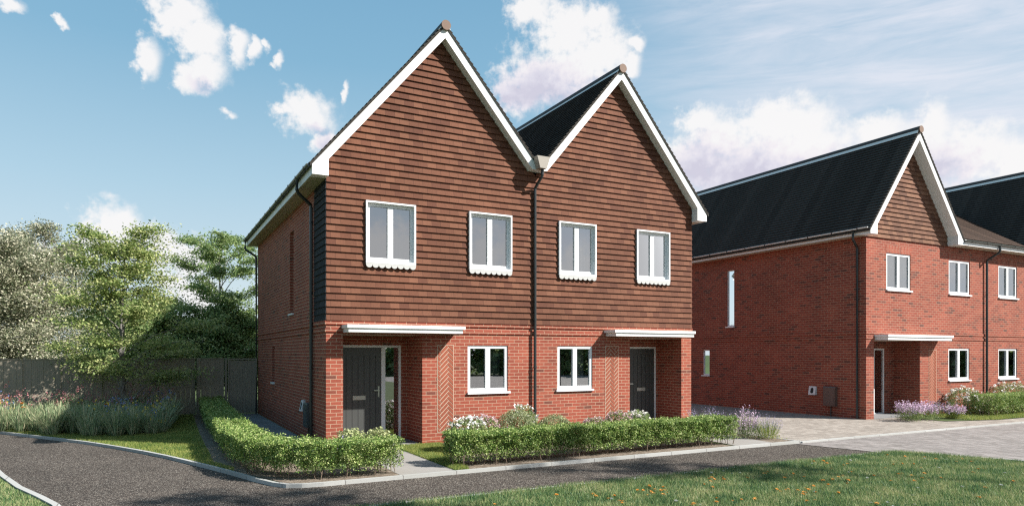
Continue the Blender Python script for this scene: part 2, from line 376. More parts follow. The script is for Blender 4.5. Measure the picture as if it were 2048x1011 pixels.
strip('kerb', [(9.55,10.2),(9.55,-3.34)], .07, -.05, .006, M['kerbstone'], -1)
strip('kerb', [(9.62,-3.36),(60,-3.36)], .10, -.05, -.004, M['kerbstone'], 1)
sheet('garden_path', [(.42,-3.34),(1.36,-3.34),(1.36,-.02),(.42,-.02)], .006, M['pathslab'])
sheet('garden_path', [(7.75,-3.34),(8.85,-3.34),(9.2,-.02),(8.2,-.02)], .006, M['pathslab'])
sheet('side_path', [(-.62,9.6),(-.03,9.6),(-.03,.3),(-.62,-.6)], .006, M['slab'])
sheet('hedge_bed', [(-1.95,10),(-1.05,10),(-1.05,0),(-.75,-2.2),(.42,-2.3),(.42,-3.33),(-1.05,-3.3),(-1.3,-3.15),(-1.75,-2.0),(-1.98,-1.2),(-2.2,-.5),(-2.15,4)], .003, M['soil'])
sheet('shrub_bed', [(1.5,-3.33),(7.7,-3.33),(7.7,-2.3),(7.4,-.02),(2.35,-.02),(2.0,-1.2),(1.5,-2.3)], .003, M['soil'])
sheet('shrub_bed', [(8.87,-3.33),(9.52,-3.33),(9.52,3),(9.25,-.05)], .003, M['soil'])

# ------------------------------------------------------------------ building pieces
def front_tf(y0, mirror=None, dx=0):
    """(a, depth, z) -> world; depth grows into the building"""
    if mirror is None: return lambda p: (p[0] + dx, y0 + p[1], p[2])
    return lambda p: (mirror - p[0] + dx, y0 + p[1], p[2])
def side_tf(x0, y0=0):
    """wall that faces -X: a runs along Y"""
    return lambda p: (x0 + p[1], y0 + p[0], p[2])

def wall(mb, a0, a1, z0, z1, holes, b=0.0, depth=.12, mat=0):
    A = sorted({a0, a1} | {h[0] for h in holes} | {h[1] for h in holes}); Z = sorted({z0, z1} | {h[2] for h in holes} | {h[3] for h in holes})
    A = [a for a in A if a0 <= a <= a1]; Z = [z for z in Z if z0 <= z <= z1]
    for i in range(len(A) - 1):
        for j in range(len(Z) - 1):
            ca, cz = (A[i] + A[i+1]) / 2, (Z[j] + Z[j+1]) / 2
            if any(h[0] < ca < h[1] and h[2] < cz < h[3] for h in holes): continue
            mb.face([(A[i], b, Z[j]), (A[i+1], b, Z[j]), (A[i+1], b, Z[j+1]), (A[i], b, Z[j+1])], mat)
    for h in holes:
        if len(h) > 4: continue
        x0, x1, p, q = h
        mb.face([(x0, b, p), (x0, b + depth, p), (x0, b + depth, q), (x0, b, q)], mat)
        mb.face([(x1, b, p), (x1, b, q), (x1, b + depth, q), (x1, b + depth, p)], mat)
        mb.face([(x0, b, q), (x1, b, q), (x1, b + depth, q), (x0, b + depth, q)], mat)
        mb.face([(x0, b, p), (x0, b + depth, p), (x1, b + depth, p), (x1, b, p)], mat)

def ring(mb, x0, x1, z0, z1, w, y0, y1, mat=0, wb=None):
    wb = w if wb is None else wb
    mb.box(x0, x0 + w, y0, y1, z0, z1, mat); mb.box(x1 - w, x1, y0, y1, z0, z1, mat)
    mb.box(x0 + w, x1 - w, y0, y1, z1 - w, z1, mat); mb.box(x0 + w, x1 - w, y0, y1, z0, z0 + wb, mat)

def window(parent, tf, x0, x1, z0, z1, style, double=True, label=None, rec=.09):
    """style 'boxed' (proud white surround with scalloped apron) or 'recessed' (in a brick reveal with sill)"""
    b = MB(tf)
    if style == 'boxed':
        ring(b, x0, x1, z0, z1, .035, -.085, .05, wb=.05)
        i0, i1, j0, j1, fy = x0 + .035, x1 - .035, z0 + .05, z1 - .035, .0
    else:
        i0, i1, j0, j1, fy = x0, x1, z0 + .045, z1, .022 if double else rec
    w = (.062 if style == 'boxed' else .07) if double else .035
    ring(b, i0, i1, j0, j1, w, fy, fy + .06, wb=w + .01)
    panes = []
    if double:
        mid = (i0 + i1) / 2
        b.box(mid - .058, mid - .002, fy - .008, fy + .058, j0 + w + .01, j1 - w); b.box(mid + .002, mid + .058, fy - .008, fy + .058, j0 + w + .01, j1 - w)
        panes = [(i0 + w, mid - .058), (mid + .058, i1 - w)]
    else: panes = [(i0 + w, i1 - w)]
    win = b.build('window', M['upvc'], parent)
    if label: win['label'] = label
    for p0, p1 in panes:
        g = MB(tf); g.face([(p0, fy + .03, j0 + w), (p1, fy + .03, j0 + w), (p1, fy + .03, j1 - w), (p0, fy + .03, j1 - w)])
        g.build('pane', M['glass'], win)
    if style == 'boxed':
        s = MB(tf); n = 8; st = (x1 - x0) / n
        pts = [(x1, z0), (x0, z0), (x0, z0 - .035)]
        for k in range(n):
            cx = x0 + st * (k + .5)
            for t in range(0, 9):
                a = math.pi - math.pi * t / 8
                pts.append((cx + math.cos(a) * st * .49, z0 - .035 - math.sin(a) * st * .46))
        pts.append((x1, z0 - .035))
        s.prism(pts, -.082, -.055); s.build('scalloped_apron', M['scallop'], win)
    else:
        s = MB(tf); e = .05 if double else .04
        s.box(x0 - e * .3, x1 + e, -.05, fy + .05, z0, z0 + .043); s.build('sill', M['upvc'], win)
    return win

M['blind'] = plain('white_blind', (.85,.85,.82), .9)
def curtain(tf, x0, x1, z0, z1, y, label, group, m='curtain'):
    b = MB(tf); n = max(6, int((x1 - x0) / .015)); pts = []
    for i in range(n + 1):
        a = x0 + (x1 - x0) * i / n; pts.append((a, y + .022 * math.sin(a * 55) + .008 * math.sin(a * 131)))
    for i in range(n):
        (a, c), (d, e) = pts[i], pts[i+1]
        b.face([(a, c, z0), (d, e, z0), (d, e, z1), (a, c, z1)]); b.face([(a, c + .006, z0), (a, c + .006, z1), (d, e + .006, z1), (d, e + .006, z0)])
    return tag(b.build('curtain', M[m], smooth=False), label, 'curtain', group)

def courses(mb, P, s0, s1, lim, lift, gauge=GAUGE, uvf=None, mat=0):
    """overlapping rows. P(s,u,lift)->point, s runs up the slope; lim(s)->(u0,u1) list of spans"""
    n = int(math.ceil((s1 - s0) / gauge - 1e-6))
    for k in range(n):
        a = s0 + k * gauge; c = min(s1, a + gauge)
        for (la, lc) in lim(a, c):
            u0, u1 = la; w0, w1 = lc
            if u1 - u0 < .01 and w1 - w0 < .01: continue
            q = [P(a, u0, lift), P(a, u1, lift), P(c, w1, .003), P(c, w0, .003)]
            uv = [(u0, a), (u1, a), (w1, c - .001), (w0, c - .001)]
            mb.face(q, mat, uv)
            mb.face([P(a, u0, 0), P(a, u1, 0), P(a, u1, lift), P(a, u0, lift)], mat, [(u0, a + .02), (u1, a + .02), (u1, a + .021), (u0, a + .021)])
            for (ua, uc) in ((u0, w0), (u1, w1)):
                mb.face([P(a, ua, 0), P(a, ua, lift), P(c, uc, .003), P(c, uc, 0)], mat, [(ua, a), (ua, a), (uc, c), (uc, c)])

def spans_minus(lo, hi, holes):
    out = [(lo, hi)]
    for h0, h1 in holes:
        nxt = []
        for a, b_ in out:
            if h1 <= a or h0 >= b_: nxt.append((a, b_)); continue
            if h0 > a: nxt.append((a, h0))
            if h1 < b_: nxt.append((h1, b_))
        out = nxt
    return out

def tile_wall(mb, z0, z1, left, right, holes):
    """left(z)/right(z) bounds; holes are window rectangles"""
    def lim(a, c):
        hs = [(h[0], h[1]) for h in holes if h[2] < (a + c) / 2 < h[3]]
        if not hs: return [((left(a), right(a)), (left(c), max(left(c), right(c))))]
        return [(s, s) for s in spans_minus(left(a), right(a), hs)]
    courses(mb, lambda s, u, l: (u, -.008 - l, s), z0, z1, lim, .034)

def herring(parent, tf, x0, x1, z0, z1, ph=0.0):
    """framed panel of bricks laid in a herringbone"""
    b = MB(tf)
    ring(b, x0, x1, z0, z1, .011, -.006, .01, 0)
    b.face([(x0, -.002, z0), (x1, -.002, z0), (x1, -.002, z1), (x0, -.002, z1)], 0)
    W = .0742; g = .0078; n = 3; c = math.cos(math.pi/4); cx = (x0 + x1) / 2
    def clip(poly, ax, val, keep_less):
        out = []
        for i in range(len(poly)):
            p, q = poly[i], poly[(i+1) % len(poly)]
            ip = (p[ax] <= val) if keep_less else (p[ax] >= val); iq = (q[ax] <= val) if keep_less else (q[ax] >= val)
            if ip: out.append(p)
            if ip != iq:
                t = (val - p[ax]) / (q[ax] - p[ax]); out.append((p[0] + t * (q[0] - p[0]), p[1] + t * (q[1] - p[1])))
        return out
    done = set()
    for x in range(-40, 41):
        for y in range(-40, 41):
            m_ = (x - y) % (2 * n)
            if m_ < n: key = ('h', x - m_, y); r = (x - m_, y, x - m_ + n, y + 1)
            else:
                off = 2 * n - 1 - m_; key = ('v', x, y - off); r = (x, y - off, x + 1, y - off + n)
            if key in done: continue
            done.add(key)
            u0, v0, u1, v1 = r[0] * W + g, r[1] * W + g, r[2] * W - g, r[3] * W - g
            poly = [(u0, v0), (u1, v0), (u1, v1), (u0, v1)]
            # chevron column centred on the panel
            P = [((u - v) * c + cx - W * c * 1.5 + ph, (u + v) * c + (z0 + z1) / 2) for u, v in poly]
            for ax, val, kl in ((0, x0 + .012, False), (0, x1 - .012, True), (1, z0 + .012, False), (1, z1 - .012, True)):
                P = clip(P, ax, val, kl)
                if len(P) < 3: break
            if len(P) < 3: continue
            b.face([(p[0], -.008, p[1]) for p in P], 1)
            for i in range(len(P)):
                p, q = P[i], P[(i+1) % len(P)]
                b.face([(p[0], -.008, p[1]), (q[0], -.008, q[1]), (q[0], -.001, q[1]), (p[0], -.001, p[1])], 1)
    return b.build('herringbone_panel', [M['mortar'], M['brick_single']], parent)

def canopy(parent, tf, x0, x1, y, z0, z1):
    b = MB(tf)
    zs = z0 + (z1 - z0) * .55
    b.box(x0 + .03, x1 - .05, y + .03, 0, z0, zs); b.box(x0, x1, y, 0, zs + .001, z1)
    return b.build('porch_canopy', M['white'], parent)

def door_unit(parent, tf, x0, x1, split, z1, y, leaf=True):
    """white frame with sidelight; door leaf between x0 and split"""
    b = MB(tf)
    ring(b, x0, x1, .0, z1, .05, y, y + .07, wb=.045)
    b.box(split, split + .09, y - .004, y + .066, .045, z1 - .05)
    fr = b.build('door_frame', M['upvc'], parent)
    g = MB(tf); g.face([(split + .09, y + .03, .045), (x1 - .05, y + .03, .045), (x1 - .05, y + .03, z1 - .05), (split + .09, y + .03, z1 - .05)])
    g.build('sidelight_pane', M['glass'], fr)
    d = MB(tf); d0, d1 = x0 + .052, split - .003
    d.box(d0, d1, y + .012, y + .06, .05, z1 - .055)
    gx = np.linspace(d0 + .17, d1 - .12, 6)
    for x in gx: d.box(x - .006, x + .006, y + .0105, y + .013, .2, z1 - .22, 1)
    df = d.build('front_door', [M['door'], M['groove']], parent)
    l = MB(tf); xm = (d0 + d1) / 2 - .02
    l.box(xm - .14, xm + .14, y + .0, y + .012, .93, 1.02); l.box(xm - .12, xm + .12, y - .006, y, .95, 1.0)
    l.build('letter_plate', M['plate'], df)
    h = MB(tf); h.box(d1 - .075, d1 - .04, y + .0, y + .012, .98, 1.22); h.box(d1 - .066, d1 - .05, y - .05, y, 1.12, 1.138); h.box(d1 - .18, d1 - .05, y - .062, y - .045, 1.118, 1.14)
    h.build('handle', M['metal'], df)
    return df

def gutter(parent, x, z, y0, y1, r=.055, axis='y', m='gutter', name='gutter', nb=.85, side=1, endx=None):
    b = MB()
    outer = [(r * math.cos(a), r * math.sin(a)) for a in np.linspace(math.pi, 2 * math.pi, 9)]
    inner = [(.86 * r * math.cos(a), .86 * r * math.sin(a) + .004) for a in np.linspace(2 * math.pi, math.pi, 9)]
    prof = [(x + p, z + q) for p, q in outer + inner]
    b.prism(prof, y0, y1, axis)
    cap = [(x + p, z + q) for p, q in outer]
    b.prism(cap, y0 - .008, y0, axis); b.prism(cap, y1, y1 + .008, axis)
    gt = b.build(name, M[m], parent)
    yy = y0 + .3
    while yy < y1 - .1:
        k = MB(); o2 = [(1.12 * p, 1.12 * q) for p, q in outer]
        k.prism([(x + p, z + q) for p, q in o2 + [(r * 1.12, .02), (-r * 1.12, .02)]], yy, yy + .03, axis)
        k.build('bracket', M['pipe'], gt); yy += nb
    return gt

def ridge(parent, x, z, y0, y1, disc=True):
    b = MB(); r = .10; prof = [(x + r * math.cos(a), z + r * math.sin(a) * 1.0) for a in np.linspace(0, math.pi, 11)]
    y = y0
    while y < y1:
        e = min(y + .44, y1); b.prism(prof + [(x - r, z - .03), (x + r, z - .03)], y, e - .006); y = e
    rt = b.build('ridge_tiles', M['ridge'], parent)
    w = MB()
    for s in (-1, 1):
        w.prism([(x + s * .085, z - .01), (x + s * .15, z - .13), (x + s * .115, z - .13), (x + s * .07, z - .02)] , y0 + .02, y1)
    w.build('ridge_roll', M['ridge_white'], rt)
    if disc:
        d = MB(); d.prism([(x + .105 * math.cos(a), z - .005 + .105 * math.sin(a)) for a in np.linspace(0, 2 * math.pi, 25)[:-1]], y0 - .03, y0)
        d.build('ridge_end_cap', M['capdisc'], rt)
    return rt

def roof_slope(parent, x_low, z_low, x_top, z_top, y0, y1, m='slate', gauge=.125, name='roof', lift=.03, clip=None):
    b = MB(); L = math.hypot(x_top - x_low, z_top - z_low); ux, uz = (x_top - x_low) / L, (z_top - z_low) / L
    nx, nz = (-uz, ux) if ux > 0 else (uz, -ux)
    if nz < 0: nx, nz = -nx, -nz
    P = lambda s, u, l: (x_low + ux * s + nx * l, u, z_low + uz * s + nz * l)
    courses(b, P, 0, L, lambda a, c: [((y0, y1), (y0, y1))], lift, gauge)
    # slab underneath
    t = .05
    b.prism([(x_low, z_low), (x_top, z_top), (x_top - nx * 0, z_top - t), (x_low, z_low - t)], y0 + .004, y1 - .004)
    return b.build(name, M[m], parent)

ROOM = 'curtains behind the windows'
# ------------------------------------------------------------------ the semi-detached pair
D = 9.7; XA = 2.46; SL = 1.18; ZR = 8.94; XM = 4.79; OV = .24
def semi(mirror):
    mir = None if not mirror else 9.58
    tf = front_tf(0, mir)
    fx = (lambda x: x) if not mirror else (lambda x: 9.58 - x)
    nm = 'left' if not mirror else 'right'
    if not mirror:
        lab = 'tile-hung semi-detached house with grey door and glazed sidelight both showing, beside the side path'
    else:
        lab = 'tile-hung semi-detached house whose grey door is partly hidden by the brick pier, beside the driveway'
    H = empty('house', (fx(2.4), 4.8, 0)); tag(H, lab, 'house', 'semi-detached pair of gabled houses')
    upper = [(.79, 1.86, 3.79, 5.06), (3.10, 4.16, 3.79, 5.06)]
    ldx = 0 if not mirror else .075
    lower = [(3.09 + ldx, 4.09 + ldx, 1.04, 2.12)]
    # brick walls
    b = MB(tf)
    holes = [tuple(h) for h in lower] + [(.34, 2.03, -.2, 2.33, 0)]
    wall(b, 0, XM, -.2, 2.6, holes, 0)
    wall(b, 0, XM, 2.6, 5.5, [(h[0] + .03, h[1] - .03, h[2] + .04, h[3] - .03) for h in upper], .012)
    b.face([(0, .012, 5.5), (XM, .012, 5.5), (XM, .012, ZR - .3 - SL * (XM - XA) + .1), (XA, .012, ZR - .2), (0, .012, 5.75)])
    # porch recess
    b.face([(.34, 0, -.2), (.34, .93, -.2), (.34, .93, 2.33), (.34, 0, 2.33)]); b.face([(2.03, 0, -.2), (2.03, 0, 2.33), (2.03, .93, 2.33), (2.03, .93, -.2)])
    wall(b, .34, 2.03, -.2, 2.33, [(.42, 1.87, -.2, 2.12)], .93, .06)
    # back wall and outer side wall
    b.face([(0, D, -.2), (XM, D, -.2), (XM, D, 6.1), (XA, D, 8.7), (0, D, 5.75)])
    if not mirror:
        b.tf = side_tf(0)
        wall(b, 0, D, -.2, 5.5, [(3.45, 3.95, 2.88, 4.95), (6.35, 6.75, 1.08, 2.13)], 0, .13)
    else:
        b.tf = idt; b.face([(9.58, 0, -.2), (9.58, D, -.2), (9.58, D, 5.5), (9.58, 0, 5.5)])
    b.build('wall', M['brick'], H)
    b = MB(tf)
    for z0, z1 in ((2.52, 2.60), (2.37, 2.445)):
        b.box(-.025, XM - .0005, -.025, 0, z0, z1)
    if not mirror:
        for z0, z1 in ((2.52, 2.60), (2.37, 2.445)): b.box(-.025, 0, 0, D + .02, z0, z1)
    b.build('brick_band', M['brick'], H)
    s = MB(tf); s.box(.34, 2.03, .002, .93, 2.33, 2.36); s.build('porch_soffit', M['soffit'], H)
    s = MB(tf); s.box(.345, 2.025, .0, 1.0, -.1, .02); s.build('doorstep', M['slab'], H)
    # inside
    s = MB(tf); s.face([(.02, 3.2, 0), (XM, 3.2, 0), (XM, 3.2, 5.4), (.02, 3.2, 5.4)]); s.face([(.02, .1, 5.35), (XM, .1, 5.35), (XM, 3.2, 5.35), (.02, 3.2, 5.35)])
    s.face([(XM - .01, .1, 0), (XM - .01, 3.2, 0), (XM - .01, 3.2, 5.4), (XM - .01, .1, 5.4)]); s.build('room_wall', M['interior'], H)
    s = MB(tf); s.prism([(.02, 1.02), (2.06, 1.02), (2.06, .13), (XM - .02, .13), (XM - .02, 3.2), (.02, 3.2)], 2.45, 2.6); s.v = [tf((p[0] if not mirror else 9.58 - p[0], p[2], p[1])) for p in s.v]; s.build('room_ceiling', M['interior'], H); s = MB(tf); s.box(.02, XM - .02, 1.02, 3.2, .0, .05); s.build('room_floor', M['interior_floor'], H)
    # hung tiles
    zt = ZR - .12
    left = lambda z: max(0, XA - (zt - z) / SL); right = lambda z: min(XM, XA + (zt - z) / SL)
    b = MB(tf); tile_wall(b, 2.6, zt, left, right, [(h[0] + .01, h[1] - .01, h[2], h[3]) for h in upper]); b.build('hung_tiles', M['tile'], H)
    if not mirror:
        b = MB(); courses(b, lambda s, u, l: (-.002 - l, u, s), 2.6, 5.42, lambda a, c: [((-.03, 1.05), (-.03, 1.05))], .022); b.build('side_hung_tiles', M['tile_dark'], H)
    # herringbone, windows, door
    hx = (2.37, 2.755) if not mirror else (2.385, 2.79)
    herring(H, tf, hx[0], hx[1], .24, 2.13)
    for i, h in enumerate(upper):
        window(H, tf, *h, 'boxed')
        a = ['wide', 'narrow'][0]
        which = ['first', 'second', 'fourth', 'third'][i + (2 if mirror else 0)]
        q0, q1 = (h[0] + .06, h[0] + .16), (h[0] + .60, h[1] - .08)
        if mirror: q0, q1 = (h[1] - .16, h[1] - .06), (h[0] + .08, h[1] - .60)
        curtain(tf, *q0, h[2] + .08, h[3] - .05, .14, 'thin curtain strip at the left of the %s upper window of the tile-hung pair' % which, ROOM)
        curtain(tf, *q1, h[2] + .08, h[3] - .05, .16, 'grey curtain behind the right pane of the %s upper window of the tile-hung pair' % which, ROOM)
    for h in lower:
        window(H, tf, *h, 'recessed')
        q1 = (h[0] + .55, h[1] - .06) if not mirror else (h[0] + .06, h[1] - .55)
        curtain(tf, *q1, h[2] + .08, h[3] - .05, .26, 'dark curtain behind the right pane of the %s ground floor window of the tile-hung pair' % ('left' if not mirror else 'right'), ROOM)
    door_unit(H, tf, .42, 1.87, 1.42, 2.12, .93)
    if not mirror: canopy(H, tf, .31, 2.83, -.47, 2.36, 2.51)
    else: canopy(H, tf, .28, 2.83, -.47, 2.36, 2.51)
    if not mirror:
        window(H, side_tf(0), 3.45, 3.95, 2.88, 4.95, 'recessed', double=False); window(H, side_tf(0), 6.35, 6.75, 1.08, 2.13, 'recessed', double=False)
    # verge boards
    def board(name, y0, y1):
        b = MB(tf); ot = ZR - .045; it = ZR - .29
        zo = lambda x: ot - SL * abs(x - XA); zi = lambda x: it - SL * abs(x - XA)
        xb = XA + (it - 6.13) / SL
        L_ = [(XA, ot), (-.32, zo(-.32)), (-.32, 5.42), (0.0, 5.42), (0.0, zi(0)), (XA, it)]
        R_ = [(XA, ot), (XA, it), (xb, 6.13), (XM - .001, 6.13), (XM - .001, zo(XM))]
        b.prism(L_, y0, y1); b.prism(R_, y0, y1); return b.build(name, M['white'], H)
    board('bargeboard', -OV, .006); board('bargeboard', D + .01, D + .24)
    # eaves
    b = MB(tf); b.box(-.318, -.29, -OV + .012, D + .2, 5.425, 5.64); b.build('fascia', M['white'], H)
    b = MB(tf); b.box(-.29, .01, .008, D + .2, 5.425, 5.44); b.build('eaves_soffit', M['soffit'], H)
    # roof slopes
    y0, y1 = -OV - .02, D + .26
    roof_slope(H, fx(-.36), ZR - SL * (XA + .36), fx(XA), ZR, y0, y1)
    roof_slope(H, fx(XM), ZR - SL * (XM - XA), fx(XA), ZR, y0, y1)
    ridge(H, fx(XA), ZR - .03, y0 - .01, y1)
    gutter(H, fx(-.375), 5.615, -.2, D + .22, r=.05)
    if not mirror:
        p = MB(); p.tube([(-.375, .97, 5.57), (-.385, .97, 5.36), (-.355, 1.0, 5.30), (-.07, 1.12, 5.10), (-.06, 1.13, 5.02), (-.06, 1.13, 0)], .036, 10)
        for z in (.4, 1.6, 3.2, 4.7): p.tube([(-.06, 1.13, z), (-.06, 1.13, z + .05)], .043, 10)
        p.build('downpipe', M['pipe'], H, smooth=False)
        p = MB(); p.tube([(-.375, 9.75, 5.57), (-.385, 9.75, 5.34), (-.36, 9.73, 5.28), (-.08, 9.62, 5.08), (-.06, 9.61, 5.0), (-.06, 9.61, 0)], .036, 10); p.build('downpipe', M['pipe'], H)
        p = MB(); p.prism([(4.69, 6.13), (4.86, 6.13), (4.95, 6.40), (4.61, 6.40)], -OV - .2, -OV - .003); hp = p.build('rain_hopper', M['hopper'], H)
        p.__init__(); p.tube([(4.80, -.34, 6.14), (4.80, -.34, 6.0), (4.795, -.33, 5.97), (4.765, -.10, 5.77), (4.76, -.075, 5.73), (4.76, -.075, 0)], .034, 10)
        for z in (.6, 1.6, 2.7, 3.9, 5.1): p.tube([(4.76, -.075, z), (4.76, -.075, z + .05)], .041, 10)
        p.build('downpipe', M['pipe'], H)
    return H
HL = semi(False); HR = semi(True)

# ------------------------------------------------------------------ the terrace beyond the driveway
def terrace():
    Y3 = -.87; X3 = 15.58; XR = 21.87; TA = 17.62; TS = 1.345; TZ = 8.76; YB = 9.2
    tf = front_tf(Y3)
    H = empty('house', (18.7, 4, 0)); tag(H, 'red brick end house with tiled gable tip and long dark roof, beyond the driveway', 'house')
    uw = [(16.54, 17.74, 3.83, 4.98), (19.78, 20.98, 3.83, 4.98)]; lw = [(19.76, 20.96, 1.03, 2.11)]
    b = MB(tf)
    wall(b, X3, XR, -.2, 5.5, uw + lw + [(15.94, 18.22, -.2, 2.33, 0)], 0)
    b.face([(X3, .012, 5.5), (19.71, .012, 5.5), (19.71, .012, 5.75), (TA, .012, 8.5), (X3, .012, 5.75)])
    b.face([(15.94, 0, -.2), (15.94, .87, -.2), (15.94, .87, 2.33), (15.94, 0, 2.33)]); b.face([(18.22, 0, -.2), (18.22, 0, 2.33), (18.22, .87, 2.33), (18.22, .87, -.2)])
    wall(b, 15.94, 18.22, -.2, 2.33, [(16.1, 17.75, -.2, 2.1)], .87, .06)
    b.tf = side_tf(X3); wall(b, Y3, YB, -.2, 5.5, [(4.27, 4.62, 2.88, 4.97), (5.5, 5.85, 1.08, 2.08)], 0, .10)
    b.tf = idt; b.face([(X3, YB, -.2), (XR, YB, -.2), (XR, YB, 5.5), (X3, YB, 5.5)])
    b.build('wall', M['brick_far'], H)
    b = MB(tf)
    for z0, z1 in ((2.52, 2.60), (2.37, 2.445)):
        b.box(X3 - .02, XR - .0005, -.02, 0, z0, z1); b.box(X3 - .02, X3, 0, YB - Y3, z0, z1)
    b.build('brick_band', M['brick_far'], H)
    for h in uw:
        b = MB(tf); b.box(h[0] - .03, h[1] + .03, -.004, .02, 4.985, 5.21); b.build('brick_lintel', M['brick_soldier'], H)
    s = MB(tf); s.box(15.94, 18.22, .002, .87, 2.33, 2.36); s.build('porch_soffit', M['soffit'], H)
    s = MB(tf); s.box(15.95, 18.21, .0, .9, -.1, .02); s.build('doorstep', M['slab'], H)
    s = MB(tf); s.face([(X3 + .1, 3.2, 0), (XR, 3.2, 0), (XR, 3.2, 5.4), (X3 + .1, 3.2, 5.4)]); s.face([(X3 + .1, .1, 5.35), (XR, .1, 5.35), (XR, 3.2, 5.35), (X3 + .1, 3.2, 5.35)]); s.build('room_wall', M['interior'], H)
    s = MB(tf); s.box(X3 + .1, XR - .02, 1.0, 3.2, 2.45, 2.6); s.build('room_floor', M['interior_floor'], H)
    zt = TZ - .14
    b = MB(tf); tile_wall(b, 5.4, zt, lambda z: max(X3, TA - (zt - z) / TS), lambda z: min(19.71, TA + (zt - z) / TS), []); b.build('hung_tiles', M['tile2'], H)
    herring(H, tf, 18.69, 19.10, .24, 2.06)
    for h in uw: window(H, tf, *h, 'recessed')
    for h in lw: window(H, tf, *h, 'recessed')
    for i, h in enumerate(uw):
        curtain(tf, h[0] + .02, h[0] + .60, h[2] + .06, h[3] - .01, .125, 'pale curtain in the left pane of the %s upper window of the end brick house' % ['gable', 'mid'][i], ROOM, 'blind')
        curtain(tf, h[0] + .62, h[1] - .02, h[2] + .06, h[3] - .01, .125, 'pale curtain in the right pane of the %s upper window of the end brick house' % ['gable', 'mid'][i], ROOM, 'blind')
    curtain(tf, 20.4, 20.9, 1.12, 2.05, .3, 'dark curtain in the ground floor window of the end brick house', ROOM)
    door_unit(H, tf, 16.1, 17.75, 17.17, 2.1, .87)
    canopy(H, tf, 15.95, 19.25, -.45, 2.34, 2.50)
    window(H, side_tf(X3), 4.27, 4.62, 2.88, 4.97, 'recessed', double=False, rec=.03); window(H, side_tf(X3), 5.5, 5.85, 1.08, 2.08, 'recessed', double=False, rec=.03)
    # verge
    b = MB(tf); ot, it = TZ - .04, TZ - .32
    zo = lambda x: ot - TS * abs(x - TA); zi = lambda x: it - TS * abs(x - TA)
    b.prism([(TA, ot), (15.26, zo(15.26)), (15.26, 5.41), (X3, 5.41), (X3, zi(X3)), (TA, it)], -.36, .006)
    b.prism([(TA, ot), (TA, it), (19.66, zi(19.66)), (19.66, 5.41), (19.98, 5.41), (19.98, zo(19.98))], -.36, .006)
    b.build('bargeboard', M['white'], H)
    b = MB(); b.box(15.262, 15.29, Y3 - .35, YB + .2, 5.415, 5.58); b.box(19.982, 21.869, Y3 - .36, Y3 - .33, 5.415, 5.60); b.build('fascia', M['white'], H)
    b = MB(); b.box(15.29, X3 + .01, Y3 + .01, YB + .2, 5.415, 5.43); b.box(19.72, 21.869, Y3 - .33, Y3, 5.415, 5.43); b.build('eaves_soffit', M['soffit'], H)
    y0, y1 = Y3 - .38, YB + .3
    roof_slope(H, 15.22, TZ - TS * (TA - 15.22), TA, TZ, y0, y1, gauge=.12); roof_slope(H, 20.02, TZ - TS * (20.02 - TA), TA, TZ, y0, y1, gauge=.12)
    ridge(H, TA, TZ, y0 - .01, y1)
    gutter(H, 15.215, 5.60, Y3 - .3, YB + .25, r=.036, m='upvc')
    p = MB(); p.tube([(15.19, -.72, 5.52), (15.19, -.72, 5.36), (15.22, -.70, 5.3), (15.5, -.62, 5.12), (15.52, -.62, 5.05), (15.52, -.62, 0)], .036, 10); p.build('downpipe', M['pipe'], H)
    return H
HT = terrace()

